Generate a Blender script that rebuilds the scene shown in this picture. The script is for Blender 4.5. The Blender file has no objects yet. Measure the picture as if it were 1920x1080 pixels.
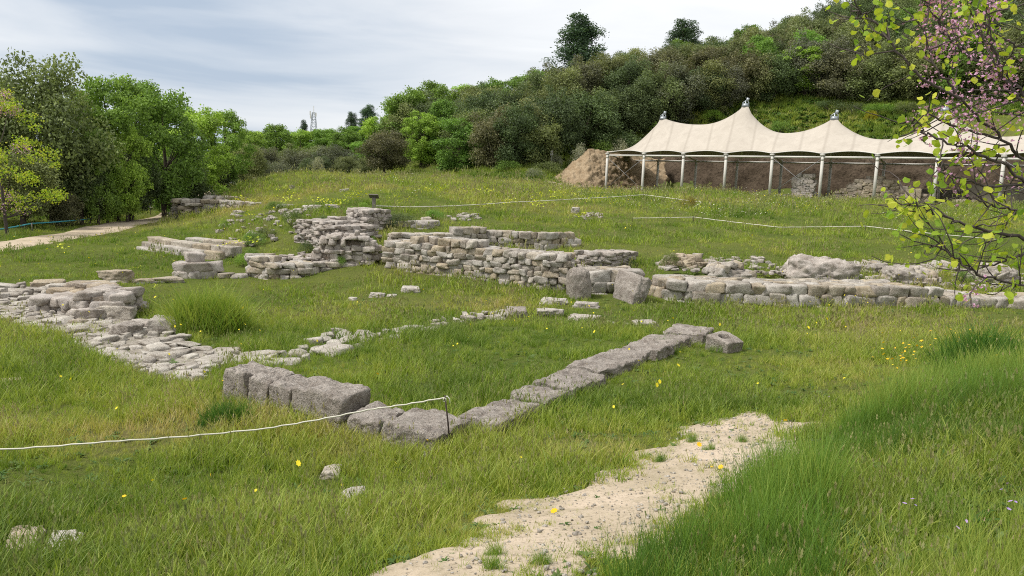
import bpy, math, random
import numpy as np
from mathutils import Matrix, Vector
R = math.radians
SC = bpy.context.scene
COL = SC.collection

# ------------------------------------------------------------------ camera
F = 1478.0; PITCH = math.atan(200/1478); ROLL = math.atan(.039); EYE = np.array([0., 0., 2.9])
Fw = np.array([0, math.cos(PITCH), -math.sin(PITCH)])
R0 = np.array([1., 0, 0]); U0 = np.array([0, math.sin(PITCH), math.cos(PITCH)])
Rt = math.cos(ROLL)*R0 + math.sin(ROLL)*U0
Up = -math.sin(ROLL)*R0 + math.cos(ROLL)*U0
cam_d = bpy.data.cameras.new('camera'); cam = bpy.data.objects.new('camera', cam_d); COL.objects.link(cam)
cam.matrix_world = Matrix(((Rt[0], Up[0], -Fw[0], EYE[0]), (Rt[1], Up[1], -Fw[1], EYE[1]), (Rt[2], Up[2], -Fw[2], EYE[2]), (0, 0, 0, 1)))
cam_d.sensor_width = 36; cam_d.lens = F/1920*36; cam_d.clip_start = .05; cam_d.clip_end = 6000
SC.camera = cam

# ------------------------------------------------------------------ world, sun, exposure
SUN_EL, SUN_AZ = R(55), R(250)      # azimuth from +Y clockwise: the sun stands behind and left, behind thin cloud
w = bpy.data.worlds.new('World'); SC.world = w; w.use_nodes = True
nt = w.node_tree; nt.nodes.clear()
def N(t, typ, **k):
    n = t.nodes.new(typ)
    for a, b in k.items(): setattr(n, a, b)
    return n
out = N(nt, 'ShaderNodeOutputWorld'); bg = N(nt, 'ShaderNodeBackground'); bg.inputs[1].default_value = .1
sky = N(nt, 'ShaderNodeTexSky', sky_type='NISHITA', sun_disc=False, sun_elevation=SUN_EL, sun_rotation=SUN_AZ, air_density=1.0, dust_density=1.2)
tc = N(nt, 'ShaderNodeTexCoord')
mp = N(nt, 'ShaderNodeMapping'); mp.inputs['Scale'].default_value = (1, 1, 6.5); mp.inputs['Location'].default_value = (.35, .2, .1)
nz = N(nt, 'ShaderNodeTexNoise'); nz.inputs['Scale'].default_value = 2.9; nz.inputs['Detail'].default_value = 7; nz.inputs['Roughness'].default_value = .5; nz.inputs['Distortion'].default_value = .4
# thinner, bluer cloud low in the north-west, thick bright cloud overhead and to the east
vd = N(nt, 'ShaderNodeVectorMath', operation='DISTANCE'); d0 = Vector((-.42, 1.0, .2)).normalized(); vd.inputs[1].default_value = d0
vn = N(nt, 'ShaderNodeVectorMath', operation='NORMALIZE')
mr = N(nt, 'ShaderNodeMapRange', interpolation_type='SMOOTHSTEP'); mr.inputs[1].default_value = .02; mr.inputs[2].default_value = .5
ad = N(nt, 'ShaderNodeMath', operation='MULTIPLY_ADD'); ad.inputs[1].default_value = .72; 
cr = N(nt, 'ShaderNodeValToRGB'); e = cr.color_ramp.elements
e[0].position = .36; e[0].color = (2.75, 3.25, 3.95, 1); e[1].position = .82; e[1].color = (5.8, 5.85, 5.9, 1)
m_ = cr.color_ramp.elements.new(.50); m_.color = (4.05, 4.35, 4.75, 1); m_ = cr.color_ramp.elements.new(.63); m_.color = (4.9, 5.05, 5.25, 1)
mx = N(nt, 'ShaderNodeMix', data_type='RGBA'); mx.inputs['Factor'].default_value = .93
L = nt.links.new
L(tc.outputs['Generated'], vn.inputs[0]); L(vn.outputs[0], vd.inputs[0]); L(vd.outputs['Value'], mr.inputs[0])
L(vn.outputs[0], mp.inputs[0]); L(mp.outputs[0], nz.inputs['Vector'])
L(nz.outputs[0], ad.inputs[0]); 
m2 = N(nt, 'ShaderNodeMath', operation='MULTIPLY'); m2.inputs[1].default_value = .42; L(mr.outputs[0], m2.inputs[0]); L(m2.outputs[0], ad.inputs[2])
L(ad.outputs[0], cr.inputs[0]); L(sky.outputs[0], mx.inputs[6]); L(cr.outputs[0], mx.inputs[7]); L(mx.outputs[2], bg.inputs[0]); L(bg.outputs[0], out.inputs[0])
sd = bpy.data.lights.new('sun', 'SUN'); sd.energy = 2.3; sd.angle = R(12); sd.color = (1, .96, .9)
so = bpy.data.objects.new('sun', sd); COL.objects.link(so)
sdir = Vector((math.sin(SUN_AZ)*math.cos(SUN_EL), math.cos(SUN_AZ)*math.cos(SUN_EL), math.sin(SUN_EL)))
so.rotation_euler = sdir.to_track_quat('Z', 'Y').to_euler(); so.location = (-20, -20, 60)
SC.view_settings.view_transform = 'Standard'; SC.view_settings.look = 'None'; SC.view_settings.gamma = 1
SC.view_settings.exposure = .84
cy = SC.cycles; cy.use_denoising = False; cy.pixel_filter_type = 'BLACKMAN_HARRIS'; cy.filter_width = 1.05; cy.max_bounces = 5; cy.diffuse_bounces = 3; cy.glossy_bounces = 1; cy.transmission_bounces = 3; cy.transparent_max_bounces = 4
cy.caustics_reflective = False; cy.caustics_refractive = False

# ------------------------------------------------------------------ maths helpers
def ray(px, py):
    return Fw + ((px-960)/F)*Rt - ((py-540)/F)*Up
def PZ(px, py, z):                       # where the sight line meets height z
    d = ray(px, py); t = (z-EYE[2])/d[2]; return EYE + d*t
def PY(px, py, Y):                       # where the sight line meets depth Y
    d = ray(px, py); return EYE + d*(Y/d[1])
def ztop(px, py, x, y):                  # height seen at py above plan point x, y
    d = ray(px, py); t = math.hypot(x, y)/math.hypot(d[0], d[1]); return EYE[2]+d[2]*t
def proj(P):
    q = P-EYE; c = q@Fw; c = np.where(c > .1, c, .1)
    return 960+F*(q@Rt)/c, 540-F*(q@Up)/c
def h3(ix, iy, iz, s):
    n = (ix*73856093) ^ (iy*19349663) ^ (iz*83492791) ^ (s*2654435761 & 0xffffffff)
    n = (n ^ (n >> 13))*1274126177 & 0xffffffff
    n = (n ^ (n >> 16))*2246822519 & 0xffffffff
    return ((n ^ (n >> 15)) & 0xffffff)/float(0xffffff)
def vnoise(P, s=0):
    P = np.asarray(P, float); fl = np.floor(P); f = P-fl; f = f*f*(3-2*f); I = fl.astype(np.int64)
    r = 0
    for a in (0, 1):
        for b in (0, 1):
            for c in (0, 1):
                wt = (f[:, 0] if a else 1-f[:, 0])*(f[:, 1] if b else 1-f[:, 1])*(f[:, 2] if c else 1-f[:, 2])
                r = r+wt*h3(I[:, 0]+a, I[:, 1]+b, I[:, 2]+c, s)
    return r*2-1
def fbm(P, o=3, s=0, g=.5):
    P = np.asarray(P, float); r = 0; a = 1; tot = 0
    for k in range(o):
        r = r+a*vnoise(P*2**k, s+k); tot += a; a *= g
    return r/tot
def fbm2(x, y, sc, o=3, s=0):
    return fbm(np.stack([x/sc, y/sc, np.zeros_like(x)], 1), o, s)
def inpoly(x, y, poly):
    c = np.zeros(x.shape, bool); n = len(poly); j = n-1
    for i in range(n):
        xi, yi = poly[i]; xj, yj = poly[j]
        if yi != yj: c ^= ((yi > y) != (yj > y)) & (x < (xj-xi)*(y-yi)/(yj-yi)+xi)
        j = i
    return c
def pdist(x, y, pts):                     # distance to a polyline
    best = np.full(x.shape, 1e9)
    for (a, b), (c, d) in zip(pts[:-1], pts[1:]):
        vx, vy = c-a, d-b; t = np.clip(((x-a)*vx+(y-b)*vy)/(vx*vx+vy*vy), 0, 1)
        best = np.minimum(best, np.hypot(x-a-t*vx, y-b-t*vy))
    return best

# ------------------------------------------------------------------ terrain
CTL = []
def cz(px, py, z): p = PZ(px, py, z); CTL.append((p[0], p[1], z))
def cd(px, Y, z): p = PY(px, 500, Y); CTL.append((p[0], Y, z))
STEP0 = [(254, 462), (300, 469), (335, 473), (366, 476)]; STEP1 = [(264, 452), (296, 459), (345, 465), (412, 473)]; STEP2 = [(274, 443), (325, 452), (375, 458), (434, 464)]; STEP3 = [(346, 445), (395, 450), (460, 455)]
for z, sp in ((.2, STEP0), (.36, STEP1), (.52, STEP2)):
    for a, b in sp: cz(a, b, z-(.05 if z < .3 else .13))
for px, py, z in [(960, 1080, 1.1), (500, 1080, .85), (100, 1060, .7), (800, 1040, .95), (1200, 1000, .95), (1500, 950, 1.1), (1800, 1000, 1.35), (1800, 800, 1.15), (1900, 720, 1.0),
                  (1650, 760, .65), (1450, 800, .55), (1250, 900, .75), (820, 840, .3), (600, 830, .3), (300, 850, .3), (50, 850, .3), (1100, 750, .34), (980, 815, .36), (1200, 680, .27), (1350, 690, .2), (1600, 660, .25), (1850, 630, .3),
                  (60, 720, .08), (430, 745, .36), (560, 790, .38), (300, 745, .2), (700, 690, .22), (880, 700, .24), (1050, 650, .16), (900, 620, .04), (1200, 620, .06), (1380, 640, .12), (500, 600, .02), (300, 700, .12), (500, 690, .22), (150, 560, .05),
                  (1500, 580, 0), (1800, 580, .05), (1300, 570, 0), (1050, 570, 0), (900, 540, .1), (760, 520, .15), (600, 520, .02), (450, 510, .0), (300, 500, 0), (50, 500, 0), (10, 540, 0),
                  (1500, 490, .7), (1300, 485, .7), (1800, 500, .65), (1500, 430, 1.3), (1800, 440, 1.5), (1200, 400, 1.6), (1700, 400, 2.0), (1250, 450, 1.0), (1100, 455, .9), (1100, 430, 1.15), (1000, 400, 1.5), (900, 362, 2.2),
                  (860, 420, 1.2), (990, 425, 1.2), (730, 440, 1.0), (800, 400, 1.5), (600, 400, 1.5), (700, 388, 1.7), (700, 362, 2.1), (500, 385, 1.25), (600, 352, 2.1), (480, 420, .9), (450, 440, .65), 
                  (250, 450, .1), (150, 460, .0), (0, 445, 0), (100, 430, 0), (200, 418, 0), (310, 402, .15), (250, 425, .1), (390, 405, .55)]:
    cz(px, py, z)
for px, Y, z in [(550, 62, 2.72), (470, 58, 2.05), (650, 62, 2.7), (760, 66, 2.75), (850, 68, 2.9), (950, 66, 2.9), (1050, 66, 2.7), (1000, 50, 2.3), (1100, 60, 2.4), (480, 48, 1.6), (474, 76, .35), (455, 72, .4), (500, 76, .6),
                 (0, 45, .3), (200, 60, .5), (350, 62, .8), (-200, 30, 0), (-200, 60, .5), (-400, 120, 3), (100, 110, 3), (400, 110, 3), (550, 110, 3), (650, 110, 5), (500, 250, 9), (700, 250, 14), (200, 250, 6), (0, 300, 8),
                 (700, 85, 3.0), (800, 80, 3.6), (900, 76, 4.0), (1040, 77, 5.8), (1200, 84, 9.3), (1330, 86, 12), (1500, 86, 13), (1700, 83, 13.5), (1920, 80, 14), (2150, 75, 14),
                 (700, 100, 3.5), (800, 97, 6.5), (960, 110, 10.0), (1060, 116, 13), (1200, 122, 16.5), (1400, 132, 24), (1500, 132, 27), (1700, 128, 33), (1920, 124, 35), (2300, 110, 36), (1700, 105, 22), (1400, 107, 18),
                 (800, 160, 10), (1000, 200, 14), (1300, 240, 24), (1600, 240, 38), (2100, 240, 45), (500, 700, 15), (1500, 700, 45), (0, 700, 12), (-500, 500, 10), (2600, 400, 40)]:
    cd(px, Y, z)
CTL += [(0, -2, 1.4), (-3, -2, 1.3), (3, -2, 1.5), (0, 0, 1.3), (3, 2, 1.45), (-3, 1.5, 1.0), (-6, 3, .7), (6, 4, 1.3), (-12, 8, .2), (12, 10, .7), (-25, 20, 0), (20, 18, .4), (30, 30, 1.8)]
# tent plan: the front line of posts and its inward normal
T0 = np.array([7.91, 70.0]); TD = np.array([2.803, -2.509]); TD = TD/np.linalg.norm(TD); TN = np.array([-TD[1], TD[0]]); BAY = 3.762
def tp(s, dpt): p = T0+TD*s*BAY+TN*dpt; return p
for s in (-.5, 2, 4, 6, 8, 10):
    for dpt, z in ((-3, 2.42), (-1, 2.45+.02*s), (.5, 2.42+.02*s), (3, 2.3), (6, 2.3), (9, 2.3), (12, 2.3), (13.5, 3.8), (17, 6.4+.12*s)):
        if s < 0 and dpt > 11: continue
        p = tp(s, dpt); CTL.append((p[0], p[1], z))
for s, dpt, z in ((-.6, 9, 2.3), (0, 11, 2.3), (1, 11.5, 2.3), (-.4, 12.5, 3.6), (0, 13.5, 5.5)): p = tp(s, dpt); CTL.append((p[0], p[1], z))
CTL = np.array(CTL)
def uv(x, y): return np.stack([x/(y+4)*1.6, np.log(y+4)*1.0], -1)
def tps(r2): return r2*np.log(r2+1e-9)
_c = uv(CTL[:, 0], CTL[:, 1]); _n = len(_c)
_A = np.zeros((_n+3, _n+3)); _d2 = ((_c[:, None]-_c[None])**2).sum(-1)
_A[:_n, :_n] = tps(_d2)+np.eye(_n)*.0015; _A[:_n, _n] = 1; _A[:_n, _n+1:] = _c; _A[_n, :_n] = 1; _A[_n+1:, :_n] = _c.T
_w = np.linalg.solve(_A, np.concatenate([CTL[:, 2], [0, 0, 0]]))
def H(x, y, rough=True):
    x = np.atleast_1d(np.asarray(x, float)); y = np.atleast_1d(np.asarray(y, float)); o = np.zeros(x.shape)
    yy = np.maximum(y, -3)
    for i in range(0, len(x), 20000):
        q = uv(x[i:i+20000], yy[i:i+20000]); d = ((q[:, None]-_c[None])**2).sum(-1)
        o[i:i+20000] = tps(d)@_w[:_n]+_w[_n]+q@_w[_n+1:]
    if rough:
        o = o+.035*fbm2(x, y, 1.1, 3, 5)*np.clip(1-y/120, 0, 1)+.0035*np.maximum(y-10, 0)**.9*fbm2(x, y, 9, 2, 9)*(y < 600)
    return o
def h1(x, y): return float(H(x, y)[0])
def G(px, py, lo=2.0, hi=400.):           # sight line to ground
    d = ray(px, py); t = np.geomspace(lo, hi, 500); P = EYE+t[:, None]*d; hz = H(P[:, 0], P[:, 1]); b = np.nonzero(P[:, 2] < hz)[0]
    if len(b) == 0: p = P[-1].copy(); return p
    i = max(b[0], 1); a, c = t[i-1], t[i]; f0 = P[i-1, 2]-hz[i-1]; f1 = P[i, 2]-hz[i]; tt = a+(c-a)*f0/(f0-f1+1e-9); p = EYE+tt*d; p[2] = h1(p[0], p[1]); return p

# ------------------------------------------------------------------ object helpers
def tag(o, label=None, cat=None, group=None, kind=None):
    if label: o['label'] = label
    if cat: o['category'] = cat
    if group: o['group'] = group
    if kind: o['kind'] = kind
    return o
def link(name, me, mat=None, parent=None):
    o = bpy.data.objects.new(name, me); COL.objects.link(o)
    if mat is not None and me is not None: me.materials.append(mat)
    if parent is not None: o.parent = parent
    return o
def empty(name, loc=(0, 0, 0), rz=0):
    o = bpy.data.objects.new(name, None); COL.objects.link(o); o.location = loc; o.rotation_euler = (0, 0, rz); o.empty_display_size = .2; return o
def mk(name, V, Fc, smooth=True, attrs=None):
    V = np.asarray(V, np.float32); me = bpy.data.meshes.new(name)
    if isinstance(Fc, np.ndarray): k = Fc.shape[1]; n = len(Fc); flat = Fc.ravel(); ls = np.arange(n)*k; lt = np.full(n, k)
    else:
        n = len(Fc); flat = np.array([i for f in Fc for i in f]); lt = np.array([len(f) for f in Fc]); ls = np.concatenate([[0], np.cumsum(lt)[:-1]])
    me.vertices.add(len(V)); me.vertices.foreach_set('co', V.ravel())
    me.loops.add(len(flat)); me.loops.foreach_set('vertex_index', flat.astype(np.int32))
    me.polygons.add(n); me.polygons.foreach_set('loop_start', ls.astype(np.int32)); me.polygons.foreach_set('loop_total', lt.astype(np.int32))
    me.polygons.foreach_set('use_smooth', np.full(n, smooth)); 
    for k, a in (attrs or {}).items():
        at = me.attributes.new(k, 'FLOAT', 'POINT'); at.data.foreach_set('value', np.asarray(a, np.float32))
    me.update(calc_edges=True); return me
class MB:                                  # collects shapes for ONE mesh
    def __init__(s): s.V = []; s.F = []; s.A = []; s.n = 0
    def add(s, V, Fc, a=0.):
        V = np.asarray(V, float); s.V.append(V); s.A.append(np.full(len(V), a) if np.isscalar(a) else a)
        if isinstance(Fc, np.ndarray): s.F.append(Fc+s.n)
        else: s.F.append([tuple(i+s.n for i in f) for f in Fc])
        s.n += len(V)
    def box(s, c, sz, rz=0, a=0., tilt=(0, 0)):
        x, y, z = [v/2 for v in sz]; V = np.array([(i*x, j*y, k*z) for k in (-1, 1) for j in (-1, 1) for i in (-1, 1)])
        V = rotx(V, tilt[0], tilt[1], rz)+np.asarray(c)
        s.add(V, np.array([(0, 2, 3, 1), (4, 5, 7, 6), (0, 1, 5, 4), (2, 6, 7, 3), (0, 4, 6, 2), (1, 3, 7, 5)]), a)
    def tube(s, P, r, k=8, a=0., cap=True):
        P = np.asarray(P, float); n = len(P); r = np.full(n, r) if np.isscalar(r) else np.asarray(r, float)
        T = np.gradient(P, axis=0); T /= np.linalg.norm(T, axis=1)[:, None]+1e-9
        ref = np.array([0, 0, 1.]) if abs(T[0, 2]) < .9 else np.array([1., 0, 0]); V = []
        for i in range(n):
            u = np.cross(T[i], ref); 
            if np.linalg.norm(u) < 1e-3: u = np.cross(T[i], [0, 1., 0])
            u /= np.linalg.norm(u); v = np.cross(T[i], u); ref = np.cross(u, T[i])
            for j in range(k): q = 2*math.pi*j/k; V.append(P[i]+r[i]*(math.cos(q)*u+math.sin(q)*v))
        Fq = np.array([(i*k+j, i*k+(j+1) % k, (i+1)*k+(j+1) % k, (i+1)*k+j) for i in range(n-1) for j in range(k)])
        if cap:
            V.append(P[0]); V.append(P[-1]); m = n*k
            Fq = [tuple(f) for f in Fq]+[(m, (j+1) % k, j) for j in range(k)]+[(m+1, (n-1)*k+j, (n-1)*k+(j+1) % k) for j in range(k)]
        s.add(V, Fq, a)
    def build(s, name, mat, parent=None, smooth=True):
        V = np.concatenate(s.V)
        if all(isinstance(f, np.ndarray) and f.shape[1] == s.F[0].shape[1] if isinstance(s.F[0], np.ndarray) else False for f in s.F): Fc = np.concatenate(s.F)
        else: Fc = [tuple(f) for g in s.F for f in g]
        return link(name, mk(name, V, Fc, smooth, {'var': np.concatenate(s.A)}), mat, parent)
def rotx(V, ax, ay, az):
    c, s_ = math.cos(ax), math.sin(ax); M1 = np.array([[1, 0, 0], [0, c, -s_], [0, s_, c]])
    c, s_ = math.cos(ay), math.sin(ay); M2 = np.array([[c, 0, s_], [0, 1, 0], [-s_, 0, c]])
    c, s_ = math.cos(az), math.sin(az); M3 = np.array([[c, -s_, 0], [s_, c, 0], [0, 0, 1]])
    return np.asarray(V)@(M3@M2@M1).T
_cc = {}
def cube_grid(n):
    if n in _cc: return _cc[n]
    idx = {}; V = []; Fq = []
    def vid(p):
        if p not in idx: idx[p] = len(V); V.append(p)
        return idx[p]
    for ax in range(3):
        for sgn in (0, n):
            for i in range(n):
                for j in range(n):
                    q = []
                    for a, b in ((i, j), (i+1, j), (i+1, j+1), (i, j+1)):
                        p = [0, 0, 0]; p[ax] = sgn; p[(ax+1) % 3] = a; p[(ax+2) % 3] = b; q.append(vid(tuple(p)))
                    Fq.append(q if sgn else q[::-1])
    _cc[n] = (np.array(V)/n*2-1, np.array(Fq)); return _cc[n]
def rock(size, n=6, rnd=.35, rough=.08, seed=0, freq=1.6, cj=.13, cuts=None):
    V, Fq = cube_grid(n); V = V.copy(); p_ = 14 if rnd < .3 else 7; L8 = (np.abs(V)**p_).sum(1)**(1/p_); S = V/L8[:, None]
    sp = V/np.linalg.norm(V, axis=1)[:, None]; V = S*(1-rnd)+sp*rnd*1.15; g_ = np.random.default_rng(seed % 9973)
    nc = (3 if rnd < .3 else 6) if cuts is None else cuts                  # knocked-off corners
    for _ in range(nc):
        d = g_.normal(size=3); d[2] *= .7; d /= np.linalg.norm(d); lim = np.abs(d).sum()*g_.uniform(.66, .88); q = V@d; V = V-np.maximum(q-lim, 0)[:, None]*d*.85
    off = g_.uniform(-cj, cj, (2, 2, 2, 3)); off[:, :, :, 2] *= .8; t = np.clip((V+1)/2, 0, 1); W = 0   # skewed corners
    for a in (0, 1):
        for b in (0, 1):
            for c in (0, 1): W = W+((t[:, 0] if a else 1-t[:, 0])*(t[:, 1] if b else 1-t[:, 1])*(t[:, 2] if c else 1-t[:, 2]))[:, None]*off[a, b, c]
    V = V+W*2*np.array([1, 1, 1.]); o = fbm(V*freq+seed*7.31 % 500, 4 if n > 8 else 2, seed % 97)
    V = V*(1+rough*1.6*o)[:, None]
    if n > 5: V = V+sp*(rough*.9*fbm(V*freq*3.3+seed*3.7 % 500, 3, seed % 89+5))[:, None]
    return V*np.array(size)/2, Fq
rnd = random.Random(7); rng = np.random.default_rng(11)

# ------------------------------------------------------------------ materials
def mat(name):
    m = bpy.data.materials.new(name); m.use_nodes = True; t = m.node_tree; t.nodes.clear(); o = N(t, 'ShaderNodeOutputMaterial'); return m, t, o
def ramp(t, stops):
    c = N(t, 'ShaderNodeValToRGB'); e = c.color_ramp.elements
    e[0].position, e[0].color = stops[0][0], (*stops[0][1], 1); e[1].position, e[1].color = stops[-1][0], (*stops[-1][1], 1)
    for p, q in stops[1:-1]: x = e.new(p); x.color = (*q, 1)
    return c
def mixc(t, f, a, b, typ='MIX'):
    m = N(t, 'ShaderNodeMix', data_type='RGBA', blend_type=typ)
    for s, v in ((m.inputs[0], f), (m.inputs[6], a), (m.inputs[7], b)):
        if isinstance(v, (int, float)): s.default_value = v
        elif isinstance(v, tuple): s.default_value = (*v, 1)
        else: t.links.new(v, s)
    return m.outputs[2]
def noise(t, vec, sc, det=4, rough=.6, dist=0):
    n = N(t, 'ShaderNodeTexNoise'); n.inputs['Scale'].default_value = sc; n.inputs['Detail'].default_value = det; n.inputs['Roughness'].default_value = rough; n.inputs['Distortion'].default_value = dist
    if vec is not None: t.links.new(vec, n.inputs['Vector'])
    return n.outputs[0]
def mrange(t, v, a, b, c=0, d=1):
    n = N(t, 'ShaderNodeMapRange'); t.links.new(v, n.inputs[0])
    for i, q in enumerate((a, b, c, d)): n.inputs[i+1].default_value = q
    return n.outputs[0]
def princ(t, o, col, rough=.9, bump=None, bs=.3, bd=.02, spec=.2, metal=0):
    p = N(t, 'ShaderNodeBsdfPrincipled'); p.inputs['Roughness'].default_value = rough; p.inputs['Specular IOR Level'].default_value = spec; p.inputs['Metallic'].default_value = metal
    if isinstance(col, tuple): p.inputs['Base Color'].default_value = (*col, 1)
    else: t.links.new(col, p.inputs['Base Color'])
    if bump is not None:
        b = N(t, 'ShaderNodeBump'); b.inputs['Strength'].default_value = bs; b.inputs['Distance'].default_value = bd; t.links.new(bump, b.inputs['Height']); t.links.new(b.outputs[0], p.inputs['Normal'])
    t.links.new(p.outputs[0], o.inputs[0]); return p
def stone_mat(name, cols, scale=1., lichen=.45, pits=True, moss=.25, bd=.02):
    m, t, o = mat(name); tc = N(t, 'ShaderNodeTexCoord'); v = tc.outputs['Object']; at = N(t, 'ShaderNodeAttribute', attribute_name='var')
    k = len(cols); base = ramp(t, [(i/(k-1), c) for i, c in enumerate(cols)]); t.links.new(at.outputs['Fac'], base.inputs[0])
    n1 = noise(t, v, 3*scale, 6, .65, .4); c = mixc(t, mrange(t, n1, .38, .66), base.outputs[0], mixc(t, 1., base.outputs[0], (.52, .49, .47), 'MULTIPLY'))
    n2 = noise(t, v, 11*scale, 6, .7); c = mixc(t, mrange(t, n2, .55, .7, 0, .75), c, mixc(t, .5, base.outputs[0], (.62, .60, .56)))
    n3 = noise(t, v, 26*scale, 5, .75); c = mixc(t, mrange(t, n3, .5, .64, 0, lichen), c, (.085, .078, .068))
    n5 = noise(t, v, 70*scale, 3, .7); c = mixc(t, mrange(t, n5, .53, .60, 0, .6), c, (.10, .09, .08)); n6 = noise(t, v, 55*scale, 2, .6); c = mixc(t, mrange(t, n6, .60, .66, 0, .55), c, (.66, .63, .58))
    n4 = noise(t, v, 1.7*scale, 5, .7, .5); c = mixc(t, mrange(t, n4, .60, .72, 0, moss), c, (.12, .13, .04))
    vo = N(t, 'ShaderNodeTexVoronoi', feature='DISTANCE_TO_EDGE'); vo.inputs['Scale'].default_value = 7*scale; t.links.new(v, vo.inputs['Vector'])
    a = N(t, 'ShaderNodeMath', operation='MULTIPLY_ADD'); t.links.new(n2, a.inputs[0]); a.inputs[1].default_value = 1.2; t.links.new(n3, a.inputs[2])
    b = N(t, 'ShaderNodeMath', operation='MULTIPLY_ADD'); t.links.new(n5, b.inputs[0]); b.inputs[1].default_value = .5; t.links.new(a.outputs[0], b.inputs[2])
    princ(t, o, c, .95, b.outputs[0], .9, bd, .1); return m
M = {}
M['stone'] = stone_mat('limestone', [(.20, .165, .125), (.43, .40, .345), (.55, .515, .46), (.44, .40, .35), (.54, .49, .41), (.47, .39, .27), (.37, .33, .28)])
M['pale'] = stone_mat('pale_limestone', [(.27, .235, .18), (.46, .42, .355), (.56, .52, .455), (.48, .44, .38), (.58, .54, .47)], lichen=.3, moss=.15)
M['conc'] = stone_mat('shelly_stone', [(.40, .355, .31), (.46, .41, .36), (.43, .38, .33)], 1.6, .75, moss=.15, bd=.03)
M['rubble'] = stone_mat('rubble', [(.20, .16, .12), (.46, .405, .35), (.54, .485, .43), (.48, .44, .40), (.56, .50, .44)], 1.3, .35, moss=.3)
M['warm'] = stone_mat('warm_stone', [(.22, .165, .11), (.46, .37, .26), (.50, .42, .30), (.40, .33, .25), (.46, .40, .33)], lichen=.3, moss=.1)
def earth_mat(name, a, b, c, sc=1., bd=.05):
    m, t, o = mat(name); tc = N(t, 'ShaderNodeTexCoord'); v = tc.outputs['Object']
    n1 = noise(t, v, .8*sc, 6, .7, .5); n2 = noise(t, v, 9*sc, 6, .7); col = mixc(t, mrange(t, n1, .35, .65), a, b); col = mixc(t, mrange(t, n2, .5, .68), col, c)
    princ(t, o, col, .95, n2, .8, bd, .05); return m
M['cliff'] = earth_mat('ochre_earth', (.30, .215, .13), (.42, .33, .22), (.20, .15, .09), 1.8, .10)
M['bankwall'] = earth_mat('shade_darkened_earth', (.065, .048, .033), (.125, .095, .068), (.035, .026, .019), .45, .2)  # brown earth, darker than its real tone: canopy shade is put into the colour
# path: beige gravelly earth
m, t, o = mat('path_earth'); tc = N(t, 'ShaderNodeTexCoord'); v = tc.outputs['Object']
n1 = noise(t, v, 1.3, 6, .65, .3); n2 = noise(t, v, 28, 5, .75); n3 = noise(t, v, 5, 5, .7)
vo = N(t, 'ShaderNodeTexVoronoi'); vo.inputs['Scale'].default_value = 45; t.links.new(v, vo.inputs['Vector'])
col = mixc(t, mrange(t, n1, .38, .6), (.50, .41, .31), (.38, .315, .225)); col = mixc(t, mrange(t, n3, .5, .68, 0, .6), col, (.45, .375, .28)); col = mixc(t, mrange(t, n2, .52, .66, 0, .7), col, (.17, .135, .09)); col = mixc(t, mrange(t, noise(t, v, 2.6, 6, .75, .8), .52, .68, 0, .55), col, (.24, .205, .13)); col = mixc(t, mrange(t, vo.outputs['Distance'], .12, .2, .5, 0), col, (.50, .46, .40))
princ(t, o, col, .95, n2, .6, .015, .05); M['path'] = m
# ground under the grass
m, t, o = mat('turf'); tc = N(t, 'ShaderNodeTexCoord'); v = tc.outputs['Object']; at = N(t, 'ShaderNodeAttribute', attribute_name='dry')
n1 = noise(t, v, .5, 6, .7); n2 = noise(t, v, 9, 6, .75); n3 = noise(t, v, 45, 4, .7)
gr = ramp(t, [(0, (.08, .12, .022)), (.5, (.13, .15, .035)), (1, (.20, .16, .07))]); t.links.new(at.outputs['Fac'], gr.inputs[0])
col = mixc(t, mrange(t, n1, .4, .65, 0, .5), gr.outputs[0], (.07, .10, .02)); col = mixc(t, mrange(t, n2, .48, .68, 0, .6), col, (.13, .115, .05)); col = mixc(t, mrange(t, n3, .5, .65, 0, .7), col, (.035, .05, .015))
princ(t, o, col, .95, n2, 1., .06, .02); M['turf'] = m
def leaf_mat(name, stops, attr='tint', inst=True, trans=.35, objcol=False, tipmix=None, gloss=.25):
    m, t, o = mat(name); at = N(t, 'ShaderNodeAttribute', attribute_name=attr); at.attribute_type = 'INSTANCER' if inst else 'GEOMETRY'
    oi = N(t, 'ShaderNodeObjectInfo')
    rp = ramp(t, stops); 
    if inst:
        a = N(t, 'ShaderNodeMath', operation='MULTIPLY_ADD'); t.links.new(oi.outputs['Random'], a.inputs[0]); a.inputs[1].default_value = .38; s = N(t, 'ShaderNodeMath', operation='SUBTRACT'); t.links.new(at.outputs['Fac'], s.inputs[0]); s.inputs[1].default_value = .19
        t.links.new(s.outputs[0], a.inputs[2]); t.links.new(a.outputs[0], rp.inputs[0])
    else: t.links.new(at.outputs['Fac'], rp.inputs[0])
    col = rp.outputs[0]
    if objcol: col = mixc(t, 1., col, oi.outputs['Color'], 'MULTIPLY')
    if tipmix:
        a2 = N(t, 'ShaderNodeAttribute', attribute_name='hgt'); col = mixc(t, mrange(t, a2.outputs['Fac'], .35, 1., 0, tipmix[0]), col, tipmix[1])
    p = N(t, 'ShaderNodeBsdfPrincipled'); p.inputs['Roughness'].default_value = .55; p.inputs['Specular IOR Level'].default_value = gloss; t.links.new(col, p.inputs['Base Color'])
    tr = N(t, 'ShaderNodeBsdfTranslucent'); t.links.new(mixc(t, 1., col, (1.25, 1.3, .7), 'MULTIPLY'), tr.inputs[0])
    ms = N(t, 'ShaderNodeMixShader'); ms.inputs[0].default_value = trans; t.links.new(p.outputs[0], ms.inputs[1]); t.links.new(tr.outputs[0], ms.inputs[2]); t.links.new(ms.outputs[0], o.inputs[0]); return m
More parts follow.
